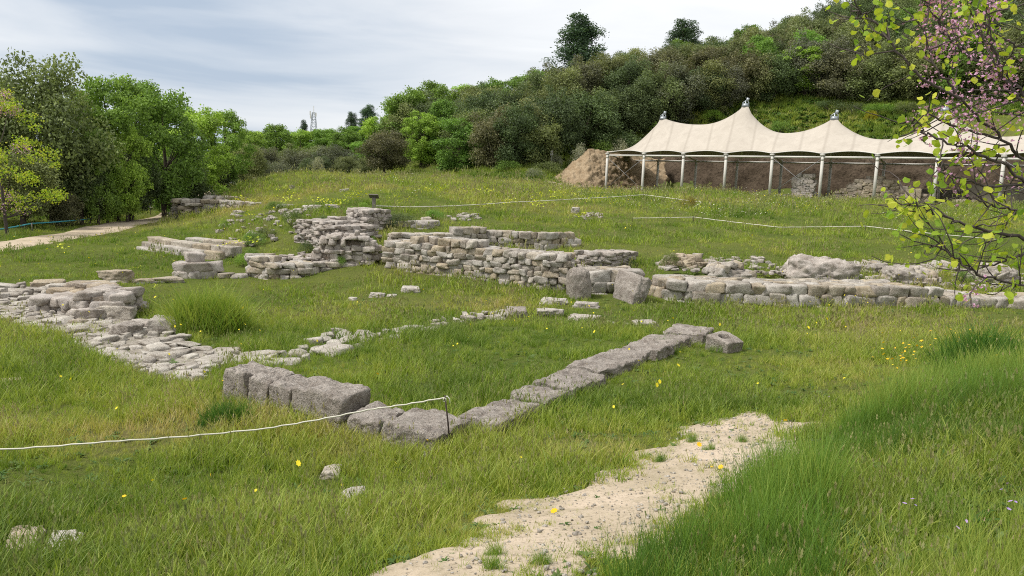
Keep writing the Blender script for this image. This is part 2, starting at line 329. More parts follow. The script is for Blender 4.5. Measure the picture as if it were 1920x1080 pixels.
GS = [(0, (.10, .18, .02)), (.25, (.21, .30, .034)), (.5, (.33, .39, .06)), (.75, (.42, .40, .11)), (1, (.52, .42, .20))]
M['grass'] = leaf_mat('grass_blade', GS, tipmix=(.35, (.26, .26, .10)))
M['seed'] = leaf_mat('seed_stalk', [(0, (.20, .24, .08)), (.5, (.29, .28, .12)), (1, (.40, .32, .19))], trans=.3)
M['tall'] = leaf_mat('tall_grass_blade', [(0, (.055, .13, .018)), (.5, (.15, .27, .03)), (1, (.36, .40, .08))], tipmix=(.25, (.20, .28, .10)))
M['weed'] = leaf_mat('broad_weed', [(0, (.06, .13, .025)), (1, (.15, .22, .06))])
M['foliage'] = leaf_mat('tree_foliage', [(0, (.45, .45, .45)), (.5, (.95, .95, .95)), (1, (1.5, 1.45, 1.3))], 'var', False, .3, True)
M['redbud'] = leaf_mat('redbud_leaf', [(0, (.18, .31, .03)), (.5, (.36, .46, .04)), (1, (.55, .55, .07))], 'var', False, .45)
M['bloom'] = leaf_mat('pink_blossom', [(0, (.50, .24, .42)), (1, (.74, .46, .66))], 'var', False, .3)
M['yellow'] = leaf_mat('yellow_petal', [(0, (.62, .52, .02)), (1, (.80, .66, .03))], trans=.2)
M['lime'] = leaf_mat('spurge_head', [(0, (.38, .46, .02)), (1, (.58, .58, .03))], trans=.2)
M['orange'] = leaf_mat('marigold_petal', [(0, (.80, .45, .01)), (1, (.85, .55, .02))], trans=.2)
M['mauve'] = leaf_mat('mauve_petal', [(0, (.35, .22, .55)), (1, (.5, .35, .6))], trans=.2)
M['white'] = leaf_mat('whitish_head', [(0, (.5, .5, .38)), (1, (.62, .6, .5))], trans=.2)
def plain(name, c, rough=.7, spec=.3, metal=0, var=.12, sc=6):
    m, t, o = mat(name); tc = N(t, 'ShaderNodeTexCoord'); n = noise(t, tc.outputs['Object'], sc, 5, .65)
    col = mixc(t, mrange(t, n, .35, .65), c, tuple(x*(1-var) for x in c)); princ(t, o, col, rough, n, .15, .01, spec, metal); return m
M['bark'] = plain('bark', (.10, .08, .065), .95, .1, 0, .5, 14)
M['darkbark'] = plain('dark_bark', (.11, .09, .08), .9, .15, 0, .5, 30)
m, t, o = mat('canvas'); tc = N(t, 'ShaderNodeTexCoord'); v = tc.outputs['Object']; mpn = N(t, 'ShaderNodeMapping'); mpn.inputs['Scale'].default_value = (1, 1, .25); t.links.new(v, mpn.inputs[0]); at = N(t, 'ShaderNodeAttribute', attribute_name='seam')
n1 = noise(t, mpn.outputs[0], 1.1, 5, .7, .4); n2 = noise(t, v, 7, 4, .6); col = mixc(t, mrange(t, n1, .4, .7, 0, .8), (.51, .46, .39), (.42, .375, .315)); col = mixc(t, mrange(t, n2, .55, .75, 0, .35), col, (.36, .32, .27)); col = mixc(t, mrange(t, at.outputs['Fac'], .4, .9, 0, .45), col, (.33, .29, .24))
p = princ(t, o, col, .8, n2, .1, .01, .15); tr = N(t, 'ShaderNodeBsdfTranslucent'); tr.inputs[0].default_value = (.30, .25, .19, 1); ms = N(t, 'ShaderNodeMixShader'); ms.inputs[0].default_value = .12; t.links.new(p.outputs[0], ms.inputs[1]); t.links.new(tr.outputs[0], ms.inputs[2]); t.links.new(ms.outputs[0], o.inputs[0]); M['membrane'] = m
M['post'] = plain('painted_post', (.55, .53, .48), .6, .3, 0, .1)
M['steel'] = plain('galvanised_steel', (.33, .36, .38), .4, .5, .5, .1)
M['cable'] = plain('cable', (.22, .22, .22), .5, .4)
M['rope'] = plain('rope', (.62, .60, .50), .9, .1)
M['rusty'] = plain('rusty_iron', (.05, .035, .03), .85, .3)
M['blue'] = plain('blue_cord', (.06, .30, .36), .7, .3)
M['wood'] = plain('grey_wood', (.20, .18, .165), .9, .1)
M['van'] = plain('white_paint', (.75, .77, .8), .35, .5, 0, .02)
M['glass'] = plain('dark_glass', (.03, .035, .04), .1, .6, 0, .02)
M['rubber'] = plain('tyre_rubber', (.02, .02, .02), .8, .2)
M['pylon'] = plain('pylon_steel', (.34, .37, .42), .6, .3, 0, .05)
M['slab'] = plain('slab_stone', (.24, .21, .17), .9, .1, 0, .3, 3)
M['whitep'] = plain('white_enamel', (.62, .6, .56), .5, .3)
#SECTION2
# ------------------------------------------------------------------ ground, path and road
SOUTH = [(940, 592), (1000, 600), (1100, 560), (1000, 548)]
def zone(x, y, px, py, rx, ry):           # soft patch of vegetation round a spot, radii in metres
    g = G(px, py); return np.exp(-(((x-g[0])/rx)**2+((y-g[1])/ry)**2))
ZN = [(870, 572, 3.0, 1.6, .45), (620, 600, 1.8, 1.2, .2), (1700, 720, 1.2, .8, .1), (330, 790, 1.8, .7, .30), (100, 830, 2.0, .7, .3), (420, 560, 1.2, 1.2, -.1), (900, 700, 1.6, 1.5, -.18),
      (650, 940, .8, .5, .05), (1600, 455, 8, 3, -.1), (1150, 440, 3, 3, -.12), (1260, 465, 3, 1.6, .22), (1480, 380, 14, 4, .1), (430, 400, 4, 5, .25), (560, 500, 2, 1.2, .05), (1000, 870, 1., .8, .12), (1550, 610, 3, 1, .05), (700, 345, 16, 9, .12), (440, 520, 1.2, .8, .2)]
ZC = [(G(a, b), rx, ry, w_) for a, b, rx, ry, w_ in ZN]
def dryness(x, y):
    d = .35+.36*fbm2(x, y, 1.5, 3, 21)+.26*fbm2(x, y, 6, 2, 22)
    for g, rx, ry, w_ in ZC: d = d+w_*np.exp(-(((x-g[0])/rx)**2+((y-g[1])/ry)**2))
    return np.clip(d, 0, 1)
def build_ground():
    nu, nv = 300, 420; u = np.linspace(-1.45, 1.45, nu); v = np.linspace(math.log(2.0), math.log(1500), nv)
    U, W = np.meshgrid(u, v); Y = np.exp(W)-4; X = U*(Y+4); x, y = X.ravel(), Y.ravel(); z = H(x, y)
    i = np.arange(nv-1)[:, None]*nu+np.arange(nu-1)[None]; i = i.ravel(); Fq = np.stack([i, i+1, i+nu+1, i+nu], 1)
    me = mk('ground', np.stack([x, y, z], 1), Fq, True, {'dry': dryness(x, y)}); tag(link('ground', me, M['turf']), kind='structure')
build_ground()
PATH = [(700, 1110), (770, 1060), (850, 1022), (930, 985), (1010, 935), (1100, 902), (1190, 866), (1250, 826), (1300, 790), (1370, 772), (1430, 776), (1480, 788), (1530, 800), (1530, 845), (1490, 890), (1400, 935), (1250, 990), (1150, 1040), (1090, 1120), (900, 1250), (500, 1250)]
ROAD = [(-60, 462), (0, 452), (100, 436), (200, 415), (300, 402), (360, 392), (400, 380), (430, 392), (330, 410), (250, 424), (150, 441), (0, 466), (-60, 478)]
def world_poly(P): return [tuple(G(a, b)[:2]) for a, b in P]
PW = world_poly(PATH[:-2])+[(0.2, 1.2), (-.9, 1.2)]; RW = [tuple(PZ(a, b, .1)[:2]) for a, b in ROAD]
def drape(name, poly, cell, lift, mt, wob, seed, noi=.5):
    xs = [p[0] for p in poly]; ys = [p[1] for p in poly]; nx = int((max(xs)-min(xs)+1)/cell); ny = int((max(ys)-min(ys)+1)/cell)
    X, Y = np.meshgrid(min(xs)-.5+np.arange(nx)*cell, min(ys)-.5+np.arange(ny)*cell); x, y = X.ravel(), Y.ravel()
    m_ = inpoly(x+wob*fbm2(x, y, noi, 3, seed), y+wob*fbm2(x, y, noi, 3, seed+7), poly).reshape(ny, nx); f = m_.astype(float)
    for _ in range(5): f = (f+np.roll(f, 1, 0)+np.roll(f, -1, 0)+np.roll(f, 1, 1)+np.roll(f, -1, 1))/5
    m_ = f > .02; q = m_[:-1, :-1] & m_[1:, :-1] & m_[:-1, 1:] & m_[1:, 1:]; f = f.ravel()
    jj, ii = np.nonzero(q); i = jj*nx+ii; Fq = np.stack([i, i+1, i+nx+1, i+nx], 1); us, inv = np.unique(Fq, return_inverse=True)
    V = np.stack([x[us], y[us], H(x[us], y[us])+lift-(.07 if cell < .1 else .3)*np.clip(.55-f[us], 0, 1)+.010*fbm2(x[us], y[us], .15, 2, 3)*(cell < .1)], 1); return tag(link(name, mk(name, V, inv.reshape(Fq.shape)), mt), kind='structure')
drape('path', PW, .04, .014, M['path'], .5, 31)
drape('road', RW, .25, .05, M['path'], .5, 33, 2.)
EX = []                                    # plan outlines kept free of grass
def depth(p): return float((np.asarray(p)-EYE)@Fw)

# ------------------------------------------------------------------ stones and masonry
STN = 'stone_block'
def stone_obj(name, V, Fq, mt, loc, label, cat, group=None, var=None):
    me = mk(name, V, Fq, True, {'var': np.full(len(V), (.2+.8*rnd.random()) if var is None else var)}); o = link(name, me, mt); o.location = loc; tag(o, label, cat, group); return o
def obox(cx, cy, lx, ly, yaw, grow=0.03):
    c, s = math.cos(yaw), math.sin(yaw); lx, ly = lx/2+grow, ly/2+grow
    return [(cx+a*lx*c-b*ly*s, cy+a*lx*s+b*ly*c) for a, b in ((-1, -1), (1, -1), (1, 1), (-1, 1))]
def placed(px, pyb, wpx, hpx, dep, yaw=0, n=12, rn=.35, rough=.09, seed=1, mt='stone', label='', name='stone_block', cat='stone', group=None, sink=.08, ex=True, var=None):
    g = G(px, pyb); s = depth(g)/F; W = wpx*s; ang = (EYE[2]-g[2])/max(g[1], 1); h = max(hpx*s-dep*ang*.8, .05)+sink
    V, Fq = rock((W, dep, h), n+4, rn*.6, rough*1.1, seed, 1.8, .17, 8); V = rotx(V, 0, 0, yaw); x, y = g[0]*(1+dep/2/g[1]), g[1]+dep/2
    if ex: EX.append(obox(x, y, W*.8, dep*.8, yaw, -.02) if pyb < 850 else obox(x, y-.12, W*.95, dep+.22, yaw, 0))
    return stone_obj(name, V, Fq, M[mt], (x, y, g[2]-sink+h/2), label, cat, group, var)
def row_blocks(A, B, cuts, width, heights, labels, group, mt='conc', seed=0, wid=None, drop=None, lat=.0, gap=.006, yj=.01):
    """blocks laid end to end; A, B are the world ends of the top centre line"""
    A, B = np.array(A), np.array(B); D = B-A; Ln = np.linalg.norm(D[:2]); yaw = math.atan2(D[1], D[0])
    for k, (a, b) in enumerate(cuts):
        c = A+D*(a+b)/2; lj = rnd.uniform(-lat, lat); c[0] -= math.sin(yaw)*lj; c[1] += math.cos(yaw)*lj; ln = Ln*(b-a)-gap; wd = width*(wid[k] if wid else 1); zt = c[2]+(drop[k] if drop else 0)
        gz = h1(c[0], c[1]); h = zt-gz+.12
        V, Fq = rock((ln*1.03, wd, h), 40, .0, .035, seed+k*13+5, 2.6, .03, 1); V[:, 0] = np.clip(V[:, 0], -ln/2, ln/2); tp_ = V[:, 2] > 0; V[:, 2] += tp_*.05*fbm(V*4.5+k*3, 4, k+3)-tp_*.02*np.clip(fbm(V*13+k, 2, k)*3, 0, 1)
        yy = yaw+rnd.uniform(-yj, yj); V = rotx(V, 0, -math.atan2(D[2], Ln), yy); EX.append(obox(c[0], c[1], ln, wd, yy, -.05))
        stone_obj(STN, V, Fq, M[mt], (c[0], c[1], gz-.12+h/2), labels[k], 'stone block', group)
cuts = [(0, .12), (.125, .205), (.215, .345), (.355, .50), (.51, .59), (.60, .715), (.73, .845), (.865, 1.0)]
LB = ['nearest flat block of the long diagonal kerb row, just right of the iron stake', 'second low block from the iron stake in the diagonal kerb row', 'third block from the iron stake, cracked across its flat top',
      'longest flat block in the middle of the diagonal kerb row', 'short squarish block with a grass tuft growing beside it in the kerb row', 'kerb row block with a dark hollow in its top', 'second farthest kerb block, sunk low and overgrown', 'farthest block of the diagonal kerb row, beside the holed stone']
A = PZ(888, 784, .50); B = PZ(1303, 611, .28)
row_blocks(A, B, cuts, .56, None, LB, 'blocks of the long diagonal kerb row', seed=100, lat=.05, gap=.03, yj=.075, wid=[1, .95, 1.05, 1.05, .95, 1.05, 1.15, 1.3], drop=[0, .01, .03, .05, .03, .03, .01, .02])
A = PZ(444, 682, .76); B = PZ(850, 800, .50)
cuts2 = [(0, .125), (.127, .232), (.234, .345), (.347, .585), (.61, .75), (.77, 1.0)]
LB2 = ['tall squared block at the far left end of the near ruined corner', 'second block from the left end, with a clean vertical joint each side', 'third block from the left, slightly eroded dark top',
       'largest weathered block, with rounded top standing above the pale cord', 'low broken block with yellow flowers behind the cord', 'broad sunken corner block at the foot of the iron stake']
row_blocks(A, B, cuts2, .46, None, LB2, 'blocks of the near corner wall', seed=300, wid=[.95, 1., 1., 1.15, 1.1, 1.45], drop=[0, .0, .0, .05, -.07, -.01])
# block with a round socket
def holed():
    c = PZ(1359, 630, .40); V, Fq = rock((.47, .46, .46), 60, .0, .03, 77, 1.6, .04, 1); r = np.hypot(V[:, 0]+.02, V[:, 1]-.0); top = V[:, 2] > .15
    V[:, 2] -= np.where(top, .22*np.clip((.115-r)/.03, 0, 1), 0); V = rotx(rotx(V, 0, 0, .75), .2, 0, 0); EX.append(obox(c[0], c[1], .7, .6, .65, 0))
    stone_obj(STN, V, Fq, M['conc'], (c[0], c[1], c[2]-.22), 'square grey block with a round dark socket hole in its top', 'stone block')
holed()
def seg_wall(mb, line, thick, ch=.14, sl=.27, seed=0, jit=.03, rn=.10, rag=.06, nseg=6, flat=1.):
    rr = random.Random(seed); P = np.array([p[:2] for p in line]); zb = np.array([p[2] for p in line]); zt = np.array([p[3] for p in line])
    sg = np.linalg.norm(np.diff(P, axis=0), axis=1); S = np.concatenate([[0], np.cumsum(sg)]); Ltot = S[-1]
    def at(s): s = min(max(s, 0), Ltot); return np.array([np.interp(s, S, P[:, 0]), np.interp(s, S, P[:, 1])]), np.interp(s, S, zb), np.interp(s, S, zt)
    def tan(s):
        a, b = at(s-.15)[0], at(s+.15)[0]; d = b-a; return d/(np.linalg.norm(d)+1e-9)
    rows = max(1, int(round(thick/.30))); rd = thick/rows; z = zb.min()-ch; cs = []
    while z < zt.max()+ch: h = ch*rr.uniform(.75, 1.3); cs.append((z, h)); z += h
    for j in range(rows):
        for ci, (z0, h) in enumerate(cs):
            s = -rr.uniform(0, sl)*.5
            while s < Ltot:
                ln = sl*rr.uniform(.55, 1.6); sc = s+ln/2; s += ln
                if sc > Ltot+.05: break
                p, b, tz = at(sc); tz = tz+rag*(vnoise(np.array([[sc*2.1, j*1.3, seed]]))[0])
                if z0+h*.55 > tz or z0+h < b-ch*1.2: continue
                top = z0+h*1.6+ch*.3 > tz; end = sc < ln or sc > Ltot-ln
                if 0 < j < rows-1 and not top and not end: continue
                t_ = tan(sc); n_ = np.array([-t_[1], t_[0]]); c = p+n_*((j+.5)*rd+rr.uniform(-jit, jit))
                hh = h*1.05*(flat if not top else 1.); V, Fq = rock((ln*1.05, rd*rr.uniform(1.0, 1.25), hh*1.12), nseg, rn+rr.uniform(-.05, .07), .085, rr.randrange(9999), 1.5, .18)
                V = rotx(V, rr.uniform(-.07, .07), rr.uniform(-.06, .06), math.atan2(t_[1], t_[0])+rr.uniform(-.06, .06))
                mb.add(V+[c[0], c[1], z0+h/2], Fq, .2+.8*rr.random())
    # earth and mortar core
    k = max(3, int(Ltot/.2)); V = []; 
    for s in np.linspace(.05, Ltot-.05, k):
        p, b, tz = at(s); t_ = tan(s); n_ = np.array([-t_[1], t_[0]])
        for dd, zz in ((.07, b-.2), (.07, tz-ch*.7), (thick-.07, tz-ch*.7), (thick-.07, b-.2)): q = p+n_*dd; V.append((q[0], q[1], max(zz, b-.2)))
    Fq = [(i*4+a, i*4+(a+1) % 4, i*4+4+(a+1) % 4, i*4+4+a) for i in range(k-1) for a in range(4)]+[(0, 3, 2, 1), tuple((k-1)*4+a for a in range(4))]
    mb.add(V, np.array(Fq), .0)
    pts = [at(s)[0] for s in np.linspace(0, Ltot, 12)]; nn = [np.array([-tan(s)[1], tan(s)[0]]) for s in np.linspace(0, Ltot, 12)]
    EX.append([tuple(p+n_*.06) for p, n_ in zip(pts, nn)]+[tuple(p+n_*(thick-.06)) for p, n_ in zip(pts[::-1], nn[::-1])])
def wline(spec, zb=None):                  # (px, base py, top py) -> plan point, base and top heights
    o = []
    for px, b, tpy in spec: g = G(px, b); o.append((g[0], g[1], g[2], ztop(px, tpy, g[0], g[1])))
    return o
def wall(spec, thick, label, mt='stone', name='stone_wall', cat='ruined wall', **k):
    mb = MB(); seg_wall(mb, wline(spec), thick, **k); o = mb.build(name, M[mt]); tag(o, label, cat, k.get('group'), 'thing'); return o
wall([(722, 502, 452), (780, 512, 452), (880, 524, 458), (960, 534, 470), (1015, 543, 478), (1060, 546, 480)], .95, 'long front wall of squared yellow and grey stones in the centre, bulging outward', seed=1, ch=.15, sl=.26, jit=.03)
wall([(735, 470, 434), (810, 470, 437), (868, 468, 433), (905, 464, 428)], .5, 'left wing of the rear grey wall, rising to the inner corner', seed=2, ch=.17, sl=.34)
wall([(912, 462, 430), (960, 466, 432), (1020, 468, 437), (1086, 462, 444)], .45, 'right wing of the rear grey wall, sinking into the grass', seed=3, ch=.18, sl=.36)
wall([(1096, 508, 474), (1150, 506, 472), (1188, 500, 470)], .7, 'squat pier of thin layered stones right of the wall gap', 'rubble', 'masonry_pier', 'ruined pier', seed=4, ch=.10, sl=.22)
wall([(1112, 552, 512), (1160, 550, 513), (1212, 545, 513)], 1.0, 'low two course grey wall stub behind the leaning slab', seed=5, ch=.24, sl=.42)
wall([(1212, 552, 528), (1250, 562, 524), (1330, 572, 530), (1500, 576, 541), (1650, 575, 545), (1780, 577, 550), (1890, 578, 555), (1990, 584, 562)], 1.5, 'very long low wall of large grey stones along the right meadow', seed=6, ch=.23, sl=.42, rag=.03)
# curved left structure
wall([(463, 510, 475), (470, 520, 480), (505, 524, 490), (560, 520, 497), (610, 508, 490), (650, 500, 486)], .75, 'curved low wall of pale stones left of the tall masonry chunk', 'stone', seed=7, ch=.16, sl=.3)
wall([(556, 455, 410), (600, 466, 414), (648, 474, 428)], 1.6, 'tall rough masonry chunk with flat stepped top left of centre', 'rubble', 'masonry_chunk', 'ruined masonry', seed=8, ch=.10, sl=.2, jit=.06, rn=.14)
wall([(585, 500, 466), (622, 500, 446), (664, 499, 438), (692, 497, 450), (708, 496, 470)], 1.3, 'crumbling rubble end of the tall masonry sloping down to the right', 'rubble', 'masonry_chunk', 'ruined masonry', seed=9, ch=.14, sl=.24, jit=.12, rn=.14, rag=.22)
wall([(652, 428, 394), (690, 434, 393), (728, 428, 395)], 1.2, 'square rubble pier standing on the mound beside the brambles', 'rubble', 'masonry_pier', 'ruined pier', seed=10, ch=.11, sl=.2, jit=.05, rn=.15)
wall([(738, 424, 413), (800, 428, 415), (812, 427, 418)], .4, 'low line of two long stones behind the square rubble pier', seed=11, ch=.2, sl=.9)
wall([(316, 411, 400), (326, 410, 388), (345, 409, 376), (372, 403, 370), (410, 396, 374), (452, 390, 377)], .9, 'coursed retaining wall at the road bend on the left mound', name='retaining_wall', seed=12, ch=.17, sl=.42, jit=.05, flat=1)
wall([(398, 375, 369), (450, 376, 369)], .5, 'short row of stones crowning the left mound behind the retaining wall', seed=13, ch=.15, sl=.4)
wall([(330, 520, 500), (345, 522, 490), (368, 523, 486), (392, 522, 493), (415, 521, 500)], .55, 'small stub of five squared stones in the left meadow', 'rubble', seed=14, ch=.2, sl=.42)
wall([(262, 531, 527), (300, 530, 523), (330, 530, 524)], .4, 'thin strip of flat stones left of the small stub', seed=15, ch=.12, sl=.5)
wall([(415, 522, 517), (450, 521, 515), (470, 520, 514)], .4, 'thin strip of flat stones right of the small stub', seed=16, ch=.12, sl=.5)
# curved stone steps
def steps():
    specs = [(.20, STEP0, 'lowest of the curved stone steps, half buried'), (.36, STEP1, 'second curved stone step from the bottom'), (.52, STEP2, 'third curved stone step, the longest'), (.58, STEP3, 'uppermost short stone step')]
    for k, (z, sp, lb) in enumerate(specs):
        P = np.array([PZ(a, b, z) for a, b in sp]); mb = MB(); S = np.concatenate([[0], np.cumsum(np.linalg.norm(np.diff(P, axis=0), axis=1))]); n = max(3, int(S[-1]/.85)); cs = np.linspace(0, S[-1], n+1); cs[1:-1] += rng.uniform(-.15, .15, n-1)
        for q in range(n):
            p0, p1 = [np.array([np.interp(c, S, P[:, m]) for m in range(3)]) for c in (cs[q]+.008, cs[q+1]-.008)]; d = p1-p0; ln = math.hypot(d[0], d[1]); yaw = math.atan2(d[1], d[0]); hh = .34
            V, Fq = rock((ln*1.02, .46, hh), 10, .0, .018, k*31+q, 2.5, .02, 1); V[:, 0] = np.clip(V[:, 0], -ln/2, ln/2); V = rotx(V, 0, 0, yaw); c = (p0+p1)/2
            mb.add(V+[c[0]-math.sin(yaw)*.23, c[1]+math.cos(yaw)*.23, z-hh/2+rnd.uniform(-.012, .012)], Fq, .2+.8*rnd.random())
        tag(mb.build('stone_step', M['stone']), lb, 'stone step', 'curved tier of stone steps')
        EX.append([tuple(p[:2]+[0, -.05]) for p in P]+[tuple(p[:2]+[0, .5]) for p in P[::-1]])
steps()
# long left footing: broad paved strip of flat stones
def footing(name, poly, dens, size, label, lift, seed, mt='pale', hz=.06, base=True):
    rr = np.random.default_rng(seed); W = [tuple(G(a, b)[:2]) for a, b in poly]; xs = [p[0] for p in W]; ys = [p[1] for p in W]; mb = MB(); pts = []
    area = abs(sum(W[i][0]*W[i-1][1]-W[i-1][0]*W[i][1] for i in range(len(W))))/2; target = int(area*dens); tries = 0
    while len(pts) < target and tries < target*14:
        tries += 1; x, y = rr.uniform(min(xs), max(xs)), rr.uniform(min(ys), max(ys))
        if not inpoly(np.array([x]), np.array([y]), W)[0]: continue
        s = size*(.35+1.3*rr.random()**1.6)
        if any((x-a)**2+(y-b)**2 < (.42*(s+c))**2 for a, b, c in pts): continue
        pts.append((x, y, s))
    P = np.array(pts); hzv = H(P[:, 0], P[:, 1])
    for i, (x, y, s) in enumerate(pts):
        V, Fq = rock((s*rr.uniform(.9, 1.35), s*rr.uniform(.7, 1), hz*rr.uniform(.5, 1.6)+.04), 6, .12, .08, int(rr.integers(9999)), 1.6, .26); V = rotx(V, rr.uniform(-.1, .1), rr.uniform(-.1, .1), rr.uniform(0, 6.28))
        mb.add(V+[x, y, hzv[i]+lift+rr.uniform(-.035, .015)], Fq, .2+.8*rr.random())
    if base:
        cell = .12; nx = int((max(xs)-min(xs))/cell)+2; ny = int((max(ys)-min(ys))/cell)+2
        X, Y = np.meshgrid(min(xs)+np.arange(nx)*cell, min(ys)+np.arange(ny)*cell); x, y = X.ravel(), Y.ravel(); q = inpoly(x, y, W).reshape(ny, nx)
        q = q[:-1, :-1] & q[1:, 1:] & q[:-1, 1:] & q[1:, :-1]; jj, ii = np.nonzero(q); i = jj*nx+ii
        V = np.stack([x, y, H(x, y)+lift-.012+.035*fbm2(x, y, .25, 2, 3)], 1); Fq = np.stack([i, i+1, i+nx+1, i+nx], 1); us, inv = np.unique(Fq, return_inverse=True); mb.add(V[us], inv.reshape(Fq.shape), .12)
    o = mb.build(name, M[mt]); tag(o, label, 'wall footing' if base else 'flat stones', kind='thing' if base else 'stuff'); return W
FA = footing('wall_footing', [(-60, 560), (60, 545), (160, 560), (235, 600), (330, 625), (360, 655), (470, 665), (520, 662), (500, 690), (410, 690), (380, 722), (330, 716), (200, 672), (100, 630), (-60, 590)], 15, .28, 'broad paved footing of flat pale stones running across the left', .045, 51, hz=.04)
FB = footing('flat_stones', [(-60, 548), (60, 540), (140, 545), (150, 560), (60, 560), (-60, 572)], 12, .3, 'rear edge of flat stones behind the left stone heap', .10, 52, base=False)
FC = footing('flat_stones', [(500, 664), (560, 660), (620, 628), (700, 624), (720, 640), (690, 656), (600, 668), (540, 690), (500, 690)], 9, .28, 'patch of flat grey stones in the grass between the two enclosures', .05, 53, base=False)
FD = footing('flat_stones', [(700, 630), (760, 618), (850, 598), (950, 584), (955, 598), (850, 612), (780, 632), (710, 642)], 13, .25, 'thin strip of flat stones leading right toward the middle blocks', .05, 54, base=False)
PAVE = [FA]; THIN = [FB, FC, FD]
# edge stones of the footing on the left
for k, (px, py, w_, h_) in enumerate([(95, 630, 52, 14), (150, 652, 60, 14), (205, 672, 44, 14), (20, 602, 55, 13), (345, 712, 62, 15), (60, 615, 40, 12), (265, 690, 55, 12), (300, 704, 40, 10)]):
    placed(px, py, w_, h_, .35, .3, 8, .25, .06, 500+k, 'pale', ['pale flat slab on the near edge of the left footing, beside its corner', 'pale edging slab, second along the near edge of the left footing', 'pale edging slab, third along the near edge of the left footing', 'pale slab cut by the left picture edge', 'broad pale slab ending the footing near the tall squared block', 'small pale edging slab close to the left picture edge', 'half hidden pale edging slab before the footing end', 'small edging slab beside the broad end slab'][k], cat='stone slab', name='stone_slab', group='slabs edging the left footing', ex=True)
# heap of courses on the left footing
wall([(60, 588, 562), (110, 592, 556), (150, 598, 548), (228, 600, 554)], 1.0, 'dry rubble heap on the left footing, low lower course', 'rubble', 'stone_heap', 'stone heap', seed=20, ch=.13, sl=.26, jit=.07, rn=.14, rag=.1)
wall([(105, 576, 538), (160, 580, 536), (205, 578, 530), (224, 576, 542)], .6, 'upper courses of brown earthy rubble behind the left heap', 'warm', 'stone_heap', 'stone heap', seed=21, ch=.12, sl=.3, jit=.07, rn=.14, rag=.1)
SL = [(117, 556, 54, 26, .4, .25, 'pale', 'tilted pale slab perched at the back left of the stone heap'), (116, 572, 46, 20, .35, .1, 'stone', 'long flat stone lying on the left of the heap top'), (178, 544, 62, 18, .4, .2, 'stone', 'long capping stone along the top right of the heap'),
      (66, 577, 24, 18, .25, .1, 'pale', 'small round white stone at the left foot of the heap'), (98, 578, 34, 22, .3, 0, 'rubble', 'blocky stone beside the small round white stone'), (130, 574, 36, 28, .3, .1, 'stone', 'squat upright stone in the middle of the heap'),
      (168, 604, 52, 30, .35, -.2, 'rubble', 'brown rounded boulder at the front foot of the heap'), (214, 604, 62, 34, .5, .2, 'stone', 'big flat topped boulder at the right foot of the heap'), (205, 562, 32, 16, .3, 0, 'rubble', 'rough dark stone at the right end of the heap'),
      (88, 549, 56, 26, .4, .3, 'stone', 'pale boulder standing furthest back on the left footing'), (223, 530, 60, 26, .6, 0, 'stone', 'long rounded boulder alone in the grass behind the heap'), (235, 634, 48, 32, .4, -.25, 'conc', 'dark pitted block left of the two front boulders'),
      (268, 622, 36, 26, .4, .1, 'rubble', 'low mossy stone between the dark block and the pale boulder'), (307, 630, 54, 38, .42, .15, 'stone', 'pale squared boulder at the edge of the long grass'), (150, 612, 30, 14, .25, 0, 'warm', 'small brown stone before the heap')]
for k, (px, py, w_, h_, d_, yw, mt, lb) in enumerate(SL): placed(px, py, w_, h_, d_, yw, 16, .13, .08, 600+k*3, mt, lb, cat='stone', group=None)
